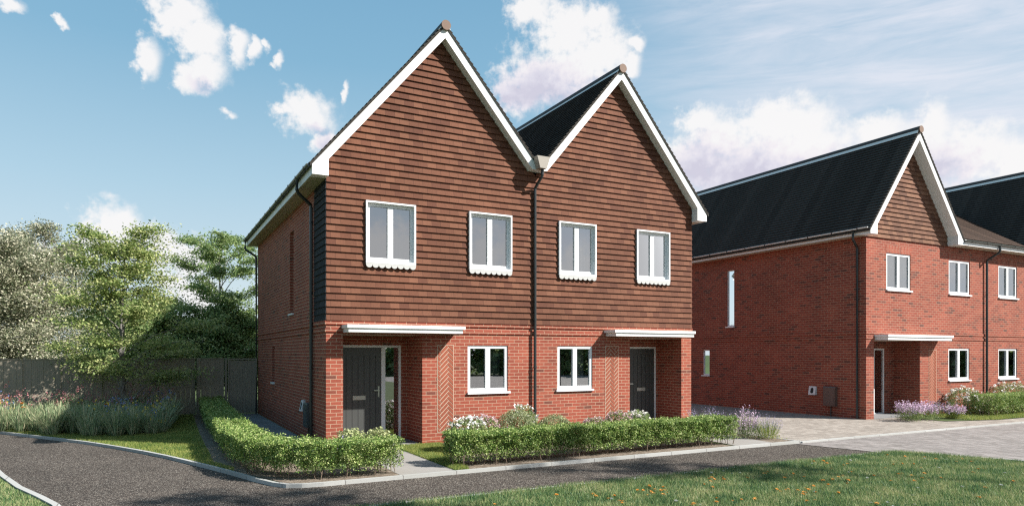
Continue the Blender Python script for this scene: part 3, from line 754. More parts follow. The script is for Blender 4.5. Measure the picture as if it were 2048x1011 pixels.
def terrace2():
    Y3 = -.87; X0 = 21.87; XE = 30; YB = 9.2
    tf = front_tf(Y3)
    H = empty('house', (26, 4, 0)); tag(H, 'red brick house with brown tiled front roof, cut off by the right edge', 'house')
    uw = [(22.72, 23.92, 3.83, 4.98)]; lw = [(22.72, 23.92, 1.03, 2.11)]
    b = MB(tf); wall(b, X0, XE, -.2, 5.5, uw + lw, 0)
    b.tf = idt; b.face([(X0, YB, -.2), (XE, YB, -.2), (XE, YB, 5.5), (X0, YB, 5.5)]); b.face([(XE, Y3, -.2), (XE, YB, -.2), (XE, YB, 5.5), (XE, Y3, 5.5)])
    b.build('wall', M['brick_far'], H)
    b = MB(tf)
    for z0, z1 in ((2.52, 2.60), (2.37, 2.445)): b.box(X0, XE, -.02, 0, z0, z1)
    b.build('brick_band', M['brick_far'], H)
    for h in uw:
        b = MB(tf); b.box(h[0] - .03, h[1] + .03, -.004, .02, 4.985, 5.21); b.build('brick_lintel', M['brick_soldier'], H)
        curtain(tf, h[0] + .02, h[0] + .60, h[2] + .06, h[3] - .01, .125, 'pale curtain in the left pane of the rightmost upper window in the photo', ROOM, 'blind')
        curtain(tf, h[0] + .62, h[1] - .02, h[2] + .06, h[3] - .01, .125, 'pale curtain in the right pane of the rightmost upper window in the photo', ROOM, 'blind')
    curtain(tf, 23.4, 23.86, 1.12, 2.05, .3, 'dark curtain in the rightmost ground floor window in the photo', ROOM)
    for h in uw + lw: window(H, tf, *h, 'recessed')
    s = MB(tf); s.face([(X0 + .1, 3.2, 0), (XE, 3.2, 0), (XE, 3.2, 5.4), (X0 + .1, 3.2, 5.4)]); s.face([(X0 + .1, .1, 5.35), (XE, .1, 5.35), (XE, 3.2, 5.35), (X0 + .1, 3.2, 5.35)]); s.build('room_wall', M['interior'], H)
    s = MB(tf); s.box(X0 + .1, XE, .13, 3.2, 2.45, 2.6); s.build('room_floor', M['interior_floor'], H)
    # big gable further right, its left slope shows
    GA, GZ, GS = 26.15, 8.72, 1.345
    xl = 23.75
    roof_slope(H, xl, GZ - GS * (GA - xl), GA, GZ, Y3 - .3, YB + .3, gauge=.12); roof_slope(H, 28.55, GZ - GS * (GA - xl), GA, GZ, Y3 - .3, YB + .3, gauge=.12)
    ridge(H, GA, GZ, Y3 - .3, YB + .3)
    b = MB(tf); b.face([(xl, .0, 5.5), (28.55, .0, 5.5), (GA, .0, 8.6)]); b.build('gable_wall', M['brick_far'], H)
    # brown roof between the two gables, clipped by them
    b = MB(); bs = .58; ze = 5.62; ye = Y3 - .36; L = math.hypot(1, bs)
    def P(s, u, l): return (u, ye + s / L + (-bs / L) * l, ze + s * bs / L + l / L)
    def lim(a, c):
        za, zc = ze + a * bs / L, ze + c * bs / L
        f0 = lambda z: 20.02 - (z - 5.5) / 1.345 - .05; f1 = lambda z: xl + (z - (GZ - GS * (GA - xl))) / GS + .05
        return [((f0(za), f1(za)), (f0(zc), f1(zc)))]
    courses(b, P, 0, 4.6, lim, .02, .11); b.build('front_roof', M['rooftile_brown'], H)
    b = MB(); b.box(21.871, XE, Y3 - .36, Y3 - .33, 5.415, 5.60); b.build('fascia', M['white'], H)
    b = MB(); b.box(21.871, XE, Y3 - .33, Y3, 5.415, 5.43); b.build('eaves_soffit', M['soffit'], H)
    gutter(H, Y3 - .41, 5.57, 20.0, XE, r=.05, axis='x')
    p = MB(); p.tube([(22.0, Y3 - .41, 5.54), (22.0, Y3 - .41, 5.36), (21.98, Y3 - .38, 5.3), (21.87, Y3 - .08, 5.08), (21.87, Y3 - .07, 5.0), (21.87, Y3 - .07, 0)], .036, 10)
    for z in (.6, 1.6, 2.7, 3.9): p.tube([(21.87, Y3 - .07, z), (21.87, Y3 - .07, z + .05)], .043, 10)
    p.build('downpipe', M['pipe'], H)
    return H
terrace2()

# ------------------------------------------------------------------ wall fittings
def meter(x, y0, y1, z0, z1, depth, m, label):
    b = MB(); b.prism([(x, z0), (x - depth, z0), (x - depth, z1 - .035), (x - depth * .8, z1), (x, z1)], y0, y1)
    E = b.build('meter_box', M[m]); tag(E, label, 'meter box')
    d = MB(); d.box(x - depth - .008, x - depth - .001, y0 + .03, y1 - .03, z0 + .03, z1 - .06); d.build('door', M[m], E)
    t = MB(); t.tube([(x - .03, (y0 + y1) / 2, z0 + .01), (x - .03, (y0 + y1) / 2, 0)], .014, 8); t.build('conduit', M['pipe'], E)
def flue(x, y0, y1, z0, z1, label):
    b = MB(); b.prism([(x, z0), (x - .10, z0), (x - .05, z1), (x, z1)], y0, y1); E = b.build('outside_tap_box', M['whitebox']); tag(E, label, 'wall box')
    ym, zm = (y0 + y1) / 2, (z0 + z1) / 2
    g = MB(); pts = []
    for a in np.linspace(0, 2 * math.pi, 17)[:-1]:
        yy, zz = ym + .055 * math.cos(a), zm + (.035 if math.sin(a) > 0 else -.035) + .055 * math.sin(a)
        xs = x - .10 + .05 * (zz - z0) / (z1 - z0) - .003; pts.append((xs, yy, zz))
    g.face(pts); g.build('grille', M['groove'], E)
meter(0, 1.36, 1.72, .33, .86, .11, 'greybox', 'dark grey meter box on the side wall of the tile-hung house by its downpipe')
flue(0, 2.02, 2.24, .64, .88, 'small white wedge-shaped box on the side wall of the tile-hung house')
meter(15.58, .08, .5, .32, .92, .12, 'brownbox', 'brown-grey meter box low on the brick wall beyond the driveway')
flue(15.58, .81, 1.06, .63, .90, 'small white box with dark oval opening on the brick wall beyond the driveway')

# ------------------------------------------------------------------ fences
def panel(b, x0, x1, y, z0, z1, w=.145):
    n = max(1, round((x1 - x0) / w)); st = (x1 - x0) / n
    for i in range(n):
        dy = .006 if i % 2 else 0
        b.box(x0 + i * st + .0015, x0 + (i + 1) * st - .0015, y + dy, y + .022 + dy, z0, z1)
F = empty('garden_fence', (-6, 10.1, 0)); tag(F, 'dark boarded garden fence with posts, running left behind the wildflower bed', 'fence')
xs = [-13.5, -12.0, -10.5, -9.0, -7.85, -6.29, -5.37, -4.33, -3.1, -1.79]
for i in range(len(xs) - 1):
    b = MB(); panel(b, xs[i] + .035, xs[i+1] - .035, 10.12, .03, 1.77); b.box(xs[i] + .035, xs[i+1] - .035, 10.10, 10.15, 1.775, 1.795); b.build('fence_panel', M['fence'], F)
for x in xs[:-1]:
    b = MB(); b.box(x - .034, x + .034, 10.15, 10.22, 0, 1.83); b.build('post', M['fence'], F)
b = MB(); b.box(-1.79, -1.70, 9.58, 10.2, 0, 1.80); b.build('post', M['fence'], F)
F = empty('fence_screen', (-1.3, 9.6, 0)); tag(F, 'short dark board screen between the long fence and the garden gate', 'fence')
b = MB(); panel(b, -1.69, -1.03, 9.60, .03, 1.77); b.box(-1.69, -1.03, 9.585, 9.63, 1.775, 1.795); b.build('fence_panel', M['fence'], F)
b = MB(); b.box(-1.0, -.94, 9.62, 9.70, 0, 1.80); b.build('post', M['fence'], F)
G = empty('garden_gate', (-.5, 9.6, 0)); tag(G, 'dark boarded garden gate closing the side path beside the brick wall', 'gate')
b = MB(); panel(b, -.90, -.06, 9.62, .06, 1.72); b.build('gate_boards', M['fence'], G)
b = MB(); ring(b, -.915, -.045, .05, 1.785, .045, 9.59, 9.615); b.build('gate_frame', M['fence'], G)

# ------------------------------------------------------------------ hedges
def hedge(name, label, path, hw, h, n, group=None, z0=.07, taper=True):
    P = [np.array(p, float) for p in path]
    E = empty(name, (P[0][0], P[0][1], 0)); tag(E, label, 'hedge', group)
    seg = [np.linalg.norm(P[i+1] - P[i]) for i in range(len(P) - 1)]; tot = sum(seg); cum = np.concatenate([[0], np.cumsum(seg)])
    def at(t):
        i = np.clip(np.searchsorted(cum, t, side='right') - 1, 0, len(seg) - 1)
        A = np.array(P); d = (A[i+1] - A[i]) / np.array(seg)[i][:, None]
        return A[i] + d * (t - cum[i])[:, None], d
    # corner smoothing by blending perpendiculars is not needed for gentle bends
    t = RNG.uniform(0, tot, n); p, d = at(t)
    u = RNG.uniform(-1, 1, n); u = np.sign(u) * np.abs(u) ** .6
    v = RNG.uniform(0, 1, n) ** .72
    bumps = .02 * np.sin(t * 3.1 + 1) + .02 * np.sin(t * 7.7) + .02 * np.sin(t * 17.3 + u * 3)
    clump = vnoise(t * 5.3, v * 3.1 + u * 2, 3)
    low = z0 + .05 * (clump)
    z = low + (h - low + bumps * .55) * v
    wmod = hw * (.84 + .16 * v) + .10 * (vnoise(t * 6, z * 7, 5) - .5) + .09 * (vnoise(t * 14, z * 15 + u, 8) - .5)
    keep = ((v > .25) | (RNG.uniform(0, 1, n) < .25 + .75 * clump)) & (RNG.uniform(0, 1, n) < .45 + 1.1 * vnoise(t * 11, z * 12 + 3 * u, 11))
    top = RNG.uniform(0, 1, n) < .16
    z = np.where(top, h + bumps * .55 - RNG.uniform(0, .05, n) ** 1.0 + RNG.uniform(0, 1, n) ** 6 * .07, z)
    C = np.zeros((n, 3)); perp = np.stack([d[:, 1], -d[:, 0]], 1)
    C[:, :2] = p + perp * (u * wmod)[:, None] + RNG.normal(0, .012, (n, 2)); C[:, 2] = z
    C = C[keep]; m_ = len(C)
    A, B = leaf_axes(m_, .031, .58, up=.2)
    leaf_mesh('foliage', C, A, B, M['hedge'], E)
    b = MB(); k = int(tot / .14)
    for i in range(k):
        tt = np.array([(i + random.uniform(.2, .8)) * tot / k]); q, dd = at(tt); q = q[0]; pp = np.array((dd[0][1], -dd[0][0]))
        for j in range(2):
            o = q + pp * random.uniform(-.75, .75) * hw; x, y = o
            a1 = random.uniform(-.08, .08); a2 = random.uniform(-.06, .06); r = random.uniform(.005, .010)
            b.tube([(x, y, 0), (x + a1 * .5, y + a2 * .5, .13), (x + a1, y + a2, .34)], [r, r * .8, r * .5], 5)
            b.tube([(x + a1 * .3, y + a2 * .3, .09), (x - a1 * 1.2, y + a2, .30)], [r * .6, r * .4], 4)
    b.build('stems', M['stem'], E)
    return E
hedge('hedge', 'clipped low green hedge bending round the corner beside the side wall and grey gate', [(-1.42,9.45),(-1.55,6),(-1.62,2.6),(-1.64,-.2),(-1.60,-1.3),(-1.42,-2.2),(-1.05,-2.78),(-.5,-2.98),(.1,-2.98),(.50,-2.95)], .31, .57, 210000, 'clipped front hedges')
hedge('hedge', 'long straight clipped hedge in front of the two houses between the two paths', [(1.42,-2.88),(8.0,-2.85)], .31, .57, 140000, 'clipped front hedges')
hedge('hedge', 'clipped hedge at the right edge before the end brick house', [(19.6,-1.95),(23.6,-1.95)], .38, .66, 40000, 'clipped front hedges')

# ------------------------------------------------------------------ shrubs and flowers
def shrub(name, label, cat, c, r, h, n, leaf, flower=None, nf=0, fs=.045, ls=.035, group=None, round_=1.0, ftop=.2):
    E = empty(name, (c[0], c[1], 0)); tag(E, label, cat, group)
    d = rand_dirs(n); rad = RNG.uniform(.45, 1, n) ** .5
    lump = 1 + .13 * round_ * np.sin(d[:, 0] * 7 + c[0]) * np.sin(d[:, 1] * 6 + 1) + .08 * round_ * np.sin(d[:, 2] * 9 + c[0])
    C = d * (rad * lump)[:, None]; C = C * np.array((r, r, h * .5)) + np.array((c[0], c[1], h * .5))
    k = C[:, 2] > .02; C = C[k]
    A, B = leaf_axes(len(C), ls, .55, up=.2); leaf_mesh('foliage', C, A, B, leaf, E)
    if flower:
        d = rand_dirs(nf, ftop); lump = 1 + .1 * round_ * np.sin(d[:, 0] * 7 + c[0]) * np.sin(d[:, 1] * 6 + 1)
        Cc = d * (lump * RNG.uniform(.96, 1.06, nf))[:, None] * np.array((r, r, h * .5)) + np.array((c[0], c[1], h * .5))
        reps = 5; CC = np.repeat(Cc, reps, 0) + RNG.normal(0, fs * .3, (nf * reps, 3)); A, B = leaf_axes(len(CC), fs, .85, up=.3)
        leaf_mesh('blossoms', CC, A, B, flower, E)
    b = MB()
    for i in range(5):
        a = random.uniform(0, 6.28); b.tube([(c[0], c[1], 0), (c[0] + .35 * r * math.cos(a), c[1] + .35 * r * math.sin(a), h * .5)], [.012, .006], 5)
    b.build('stems', M['stem'], E)
    return E
def spikes(name, label, cat, c, r, h, n, stemm, flm, group=None, fsz=.03, plume=.3, spread=.5, leafy=0):
    """many thin stems ending in a small flower spike"""
    E = empty(name, (c[0], c[1], 0)); tag(E, label, cat, group)
    a = RNG.uniform(0, 2 * np.pi, n); q = np.sqrt(RNG.uniform(0, 1, n))
    base = np.stack([c[0] + q * r * .55 * np.cos(a), c[1] + q * r * .55 * np.sin(a), np.zeros(n)], 1)
    ht = h * RNG.uniform(.6, 1.05, n) * (1 - .25 * q)
    top = base + np.stack([q * r * spread * np.cos(a), q * r * spread * np.sin(a), ht], 1)
    mid = (base + top) / 2; B = np.cross(top - base, rand_dirs(n)); B = B / (np.linalg.norm(B, axis=1, keepdims=True) + 1e-9) * .0035
    leaf_mesh('stalks', mid, (top - base) / 2, B, stemm, E)
    m_ = 7; fr = RNG.uniform(1 - plume, 1.04, (n, m_)); C = (base[:, None] + (top - base)[:, None] * fr[..., None]).reshape(-1, 3) + RNG.normal(0, fsz * .35, (n * m_, 3))
    A, Bq = leaf_axes(len(C), fsz, .6); leaf_mesh('flower_heads', C, A, Bq, flm, E)
    if leafy:
        C = np.stack([c[0] + RNG.normal(0, r * .45, leafy), c[1] + RNG.normal(0, r * .45, leafy), np.abs(RNG.normal(0, h * .22, leafy)) + .02], 1)
        A, Bq = leaf_axes(leafy, .04, .35, up=.0); leaf_mesh('foliage', C, A, Bq, stemm, E)
    return E
shrub('rose_bush', 'white flowering bush at the left end of the long hedge below the herringbone panel', 'bush', (2.42,-1.5), .40, .70, 5200, M['leaf_shrub'], M['fl_white'], 150, .055)
shrub('heather_bush', 'pinkish heather bush between the white flowering bush and the round ball shrub', 'bush', (3.0,-1.05), .34, .66, 3500, M['leaf_shrub'], M['fl_pink'], 420, .028, ftop=.3)
shrub('ball_shrub', 'large clipped round shrub under the left ground floor window', 'bush', (3.72,-1.1), .44, .77, 9000, M['leaf_box'], ls=.028, round_=.15)
shrub('rose_bush', 'white flowers rising behind the large clipped round shrub', 'bush', (4.15,-.62), .34, .80, 3600, M['leaf_shrub'], M['fl_white'], 110, .055)
shrub('ball_shrub', 'smaller clipped round shrub just right of the central downpipe', 'bush', (4.72,-1.0), .38, .62, 7000, M['leaf_box'], ls=.028, round_=.15)
spikes('lavender', 'lavender clump in front of the large clipped round shrub', 'lavender', (3.15,-1.75), .24, .52, 170, M['leaf_shrub'], M['fl_lav'], fsz=.02)
spikes('lavender', 'lavender clump in front of the smaller clipped round shrub', 'lavender', (4.25,-1.75), .26, .50, 170, M['leaf_shrub'], M['fl_lav'], fsz=.02)
shrub('heather_bush', 'low pink heather below the right ground floor window', 'bush', (5.75,-1.1), .36, .50, 3600, M['leaf_shrub'], M['fl_pink'], 380, .028, ftop=.3)
shrub('heather_bush', 'pink blossom bush left of the right herringbone panel', 'bush', (6.5,-.95), .34, .60, 3600, M['leaf_shrub'], M['fl_pink'], 420, .028, ftop=.3)
shrub('rose_bush', 'white flowering bush below the right herringbone panel', 'bush', (7.0,-1.0), .32, .60, 3400, M['leaf_shrub'], M['fl_white'], 115, .05)
spikes('lavender', 'faint lavender spikes beside the left brick pier behind the hedge', 'lavender', (-.15,-1.9), .18, .56, 60, M['leaf_shrub'], M['fl_lav'], fsz=.02)
shrub('cream_shrub', 'cream sprigs showing above the hedge below the grey front door', 'bush', (.12,-1.5), .32, .57, 2600, M['cream_sprig'], ls=.05)
shrub('cream_shrub', 'cream sprigs above the hedge just right of the other cream sprigs', 'bush', (.58,-1.6), .24, .58, 1800, M['cream_sprig'], ls=.05)
spikes('lavender', 'row of lavender spikes above the right end of the long hedge', 'lavender', (9.2,-.95), .60, .66, 150, M['leaf_shrub'], M['fl_lav'], fsz=.024)
spikes('catmint', 'tall pink catmint between the long hedge end and the driveway', 'flower', (8.95,-2.45), .30, .78, 150, M['leaf_shrub'], M['fl_mauve'], fsz=.035, plume=.5, leafy=700)
spikes('catmint', 'green feathery catmint clump at the corner of the driveway', 'flower', (9.28,-2.75), .34, .58, 220, M['grass_lit'], M['fl_lav'], fsz=.018, leafy=500)
spikes('pink_perennial', 'mauve flowering perennial at the pier of the far brick porch', 'flower', (16.3,-1.75), .44, .64, 170, M['leaf_shrub'], M['fl_mauve'], fsz=.045, plume=.35, leafy=1000)
spikes('pink_perennial', 'mauve flowering perennial in the middle of the far porch opening', 'flower', (17.1,-1.7), .40, .58, 150, M['leaf_shrub'], M['fl_mauve'], fsz=.045, plume=.35, leafy=900)
spikes('lavender', 'dark lavender behind the mauve perennials at the far porch', 'lavender', (17.9,-1.5), .32, .56, 110, M['leaf_shrub'], M['fl_lav'], fsz=.024)
spikes('pink_perennial', 'mauve flowering perennial right of the far porch below the herringbone', 'flower', (18.1,-2.0), .30, .46, 150, M['grass_lit'], M['fl_mauve'], fsz=.04, plume=.35, leafy=800)
shrub('rose_bush', 'white rose bush left of the far hedge against the brick wall', 'bush', (19.75,-1.35), .50, .86, 5000, M['leaf_shrub'], M['fl_white'], 110, .06)
shrub('heather_bush', 'pinkish bush between the far rose bush and the far hedge', 'bush', (20.4,-1.5), .42, .66, 3600, M['leaf_shrub'], M['fl_pink'], 330, .035)
shrub('rose_bush', 'white rose bush rising behind the far hedge at the right edge', 'bush', (22.7,-1.3), .75, .98, 7500, M['leaf_shrub'], M['fl_white'], 130, .06)

# ------------------------------------------------------------------ trees
def limb(p0, d, L, n, up, wob):
    pts = [np.array(p0, float)]; d = np.array(d, float); d /= np.linalg.norm(d)
    for i in range(n):
        d = d + np.array((random.uniform(-wob, wob), random.uniform(-wob, wob), up)); d /= np.linalg.norm(d)
        pts.append(pts[-1] + d * L / n)
    return pts
def tree(name, label, base, H, W, nl, leaf, lsize=.07, zlow=.26, flat=.35, nlimb=20, r0=.07, group=None, shape=None, lean=(0,0), sprays=9, bark='bark', fill=0.0):
    bx, by = base; E = empty(name, (bx, by, 0)); tag(E, label, 'tree', group)
    tr = MB(); T = []
    for i in range(9):
        t = i / 8; T.append((bx + lean[0] * t + .06 * math.sin(t * 5 + bx), by + lean[1] * t + .05 * math.sin(t * 4 + by), H * .93 * t))
    tr.tube(T, [r0 * (1 - .9 * (i / 8)) for i in range(9)], 10)
    shape = shape or (lambda t: (math.sin(math.pi * min(1, (t * .93 + .10))) ** .6) * (1 - .25 * t))
    cl = []
    for k in range(nlimb):
        t = zlow + (.97 - zlow) * (k / (nlimb - 1)) ** .9
        tp = max(.06, t - .16) ; idx = tp * 8 / .93
        i = min(7, int(idx)); f = min(1, idx - i); p0 = np.array(T[i]) * (1 - f) + np.array(T[i+1]) * f
        a = k * 2.399 + random.uniform(-.35, .35); rr = W * .5 * shape((t - zlow) / (1 - zlow)) * random.uniform(.78, 1.12)
        tgt = np.array((bx + lean[0] * t + rr * math.cos(a), by + lean[1] * t + rr * math.sin(a), H * t))
        L = np.linalg.norm(tgt - p0); pts = [p0 + (tgt - p0) * s + np.array((0, 0, .10 * L * math.sin(math.pi * s))) + np.array((random.uniform(-.03, .03),) * 3) * L for s in np.linspace(0, 1, 6)]
        rb = r0 * .42 * (1 - .6 * t); tr.tube([tuple(p) for p in pts], [rb * (1 - .15 * j) for j in range(6)], 6)
        for s in range(sprays):
            q = random.uniform(.35, 1.05); ii = min(4, int(q * 5)); pb = pts[ii] + (pts[min(5, ii + 1)] - pts[ii]) * (q * 5 - ii if q < 1 else .9)
            aa = a + random.uniform(-1.3, 1.3); ll = random.uniform(.10, .26) * W * (1.15 - .5 * t)
            e = pb + np.array((math.cos(aa) * ll, math.sin(aa) * ll, random.uniform(-.02, .22) * ll * 2))
            tr.tube([tuple(pb), tuple((pb + e) / 2 + np.array((0, 0, .03))), tuple(e)], [rb * .4, rb * .28, rb * .14], 4)
            cl.append((pb, e, ll))
    tr.build('trunk', M[bark], E, smooth=True)
    per = max(1, nl // len(cl)); CC = []
    for pb, e, ll in cl:
        s = RNG.uniform(0, 1, per) ** .6
        c = pb[None] * (1 - s[:, None]) + e[None] * s[:, None]
        g = RNG.normal(0, 1, (per, 3)) * np.array((.30 * ll + .05, .30 * ll + .05, (.30 * ll + .05) * flat))
        CC.append(c + g)
    if fill:
        nf = int(nl * fill); d = rand_dirs(nf) * (RNG.uniform(0, 1, (nf, 1)) ** .5); zz = zlow * H + (H * .9 - zlow * H) * (d[:, 2] * .5 + .5)
        CC.append(np.stack([bx + d[:, 0] * W * .42, by + d[:, 1] * W * .42, zz], 1))
    C = np.concatenate(CC); A, B = leaf_axes(len(C), lsize, .55, up=.35)
    leaf_mesh('crown', C, A, B, leaf, E)
    return E
tree('maple_tree', 'young maple with yellow-green layered leaves rising from the wildflower bed before the fence', (-3.76, 8.6), 5.65, 4.1, 38000, M['leaf_maple'], .075, zlow=.235, nlimb=27, r0=.075, sprays=8, flat=.30, shape=lambda t: (.62 + .38 * math.sin(math.pi * min(1, t * 1.6 + .12))) * (1.0 - .45 * t) * random.uniform(.55, 1.2))
tree('deciduous_tree', 'slim green tree behind the fence close to the left eaves of the brick house', (-.75, 14.6), 6.8, 3.9, 32000, M['leaf_deep'], .09, zlow=.28, nlimb=25, r0=.085, sprays=8, flat=.32, shape=lambda t: (1.0 - .45 * t ** 2) * random.uniform(.65, 1.15))
bgt = [((-10.9, 19.2), 7.0, 5.0, 'broad cream-leaved tree at the left edge of the photo behind the fence'),
       ((-8.3, 18.2), 6.5, 4.8, 'cream-leaved tree second from the left edge behind the fence'),
       ((-13.6, 23.5), 7.4, 5.5, 'farther cream-leaved tree beyond the left edge one')]
for p, h, w, lb in bgt:
    tree('flowering_tree', lb, p, h, w, 100000, M['leaf_cream'], .085, zlow=.10, nlimb=34, r0=.11, sprays=10, group='cream-leaved trees behind the fence', flat=.8, shape=lambda t: (1 - .6 * t ** 2.4), fill=.12)
tree('flowering_tree', 'slender cream-leaved tree between the left trees and the maple', (-7.1, 21.5), 7.5, 4.6, 56000, M['leaf_cream'], .085, zlow=.2, nlimb=24, r0=.09, sprays=9, group='cream-leaved trees behind the fence', flat=.7, shape=lambda t: (1 - .6 * t ** 2.0), fill=.1)
tree('shrubby_tree', 'low dense green tree behind the fence between the maple and the slim tree', (-3.3, 14.0), 3.9, 3.6, 36000, M['leaf_deep'], .10, zlow=.2, nlimb=24, r0=.06, sprays=9, group='low green trees behind the fence', flat=.6, fill=.2)
tree('shrubby_tree', 'low dense green tree behind the gate below the slim tree', (-.6, 13.6), 3.7, 3.6, 34000, M['leaf_deep'], .10, zlow=.2, nlimb=24, r0=.06, sprays=9, group='low green trees behind the fence', flat=.6, fill=.2)
# two street trees standing right of and behind the camera: their thin shade falls on the road
tree('street_tree', 'tall street tree at the side of the road outside the photo, the farther one', (14.35, -14.2), 13, 2.7, 3600, M['leaf_deep'], .13, zlow=.80, nlimb=12, r0=.10, sprays=6, group='street trees outside the photo')
tree('street_tree', 'tall street tree at the side of the road outside the photo, the nearer one', (8.35, -14.3), 13, 2.7, 3200, M['leaf_deep'], .13, zlow=.80, nlimb=12, r0=.10, sprays=6, group='street trees outside the photo')

# belt of trees on the far side of the road, behind the camera; the lower windows mirror it
def belt():
    n = 36000; a = RNG.uniform(R(70), R(215), n); k = int(n * .28); a[:k] = RNG.uniform(R(-80), R(-27), k); d = RNG.uniform(44, 50, n)
    top = np.where(a < 0, 7.4, 4.3) + .7 * np.sin(a * 23) + .6 * np.sin(a * 51) + .4 * np.sin(a * 113)
    z = top * RNG.uniform(0, 1, n) ** .8
    C = np.stack([-3 + d * np.sin(a), -10 + d * np.cos(a), z], 1); A, B = leaf_axes(n, .8, .8, up=.2)
    tag(leaf_mesh('distant_trees', C, A, B, M['leaf_deep']), 'belts of green trees around the plot, outside the photo', 'woodland', kind='stuff')
belt()

# ------------------------------------------------------------------ grass
def in_poly(x, y, poly):
    inside = np.zeros(len(x), bool); n = len(poly)
    for i in range(n):
        x0, y0 = poly[i]; x1, y1 = poly[(i+1) % n]
        c = ((y0 > y) != (y1 > y)) & (x < (x1 - x0) * (y - y0) / (y1 - y0 + 1e-12) + x0); inside ^= c
    return inside
def grass(name, label, poly, n, h, w, m, clump=.5, z=0.0, excl=None, lean=.5, dens=None):
    P = np.array(poly); x0, y0 = P.min(0); x1, y1 = P.max(0)
    x = RNG.uniform(x0, x1, n * 2); y = RNG.uniform(y0, y1, n * 2)
    k = in_poly(x, y, poly)
    for e in (excl or []): k &= ~in_poly(x, y, e)
    if dens is not None: k &= RNG.uniform(0, 1, len(x)) < dens(x, y)
    x, y = x[k][:n], y[k][:n]; N_ = len(x)
    cl = .55 * vnoise(x * 2.1, y * 2.1, 1) + .45 * vnoise(x * 7, y * 7, 2)
    hh = h * (1 - clump * .5 + clump * cl) * RNG.uniform(.5, 1.2, N_)
    a = RNG.uniform(0, 2 * np.pi, N_); l = RNG.uniform(0, lean, N_)
    top = np.stack([hh * l * np.cos(a), hh * l * np.sin(a), hh], 1)
    bb = RNG.uniform(0, 2 * np.pi, N_); B = np.stack([np.cos(bb), np.sin(bb), np.zeros(N_)], 1) * w
    C = np.stack([x, y, np.full(N_, z)], 1)
    o = leaf_mesh(name, C, top, B, m, tri=True); tag(o, label, 'grass', kind='stuff'); return o
near_vis = KB[3:-3] + [(11.0,-8.5),(11.0,-10.4),(1.0,-10.4),(-1.0,-6.6)]
grass('lawn_grass', 'green lawn dotted with flowers in the foreground', near_vis, 260000, .070, .0048, M['grass_lawn'], lean=.8, dens=lambda x, y: np.clip(1.25 - .06 * (y + 5.5) ** 2 * .4, .25, 1))
grass('lawn_grass', 'short green lawn between the kerb and the wildflower bed', [(-8.9,11.4),(-6.39,7.23),(-4.3,3.88),(-3.16,1.62),(-2.45,-.12),(-1.87,-1.72),(-1.85,-1.3),(-2.1,-.5),(-2.05,4),(-1.9,10),(-9,10)], 170000, .05, .004, M['grass_lit'], lean=.8)
grass('lawn_grass', 'patch of lawn between the garden path and the shrub bed', [(1.37,-3.33),(1.62,-3.33),(1.75,-2.3),(2.35,-.9),(2.4,-.05),(2.05,-.03),(1.37,-.03)], 26000, .06, .0035, M['grass_lit'], lean=.8)
grass('lawn_grass', 'small lawn corner at the lower left edge', [(-4.05,-4.4),(-4.25,-3.3),(-4.5,-2.6),(-4.85,-1.7),(-5.25,-.4),(-5.8,1.6),(-7.5,1.6),(-6.2,-4.4)], 40000, .05, .004, M['grass_lawn'], lean=.8)
grass('lawn_grass', 'strip of lawn before the far hedge and rose bush', [(18.0,-2.5),(19,-2.72),(25,-2.72),(25,-.95),(18.3,-.95)], 24000, .07, .006, M['grass_lit'], lean=.8)

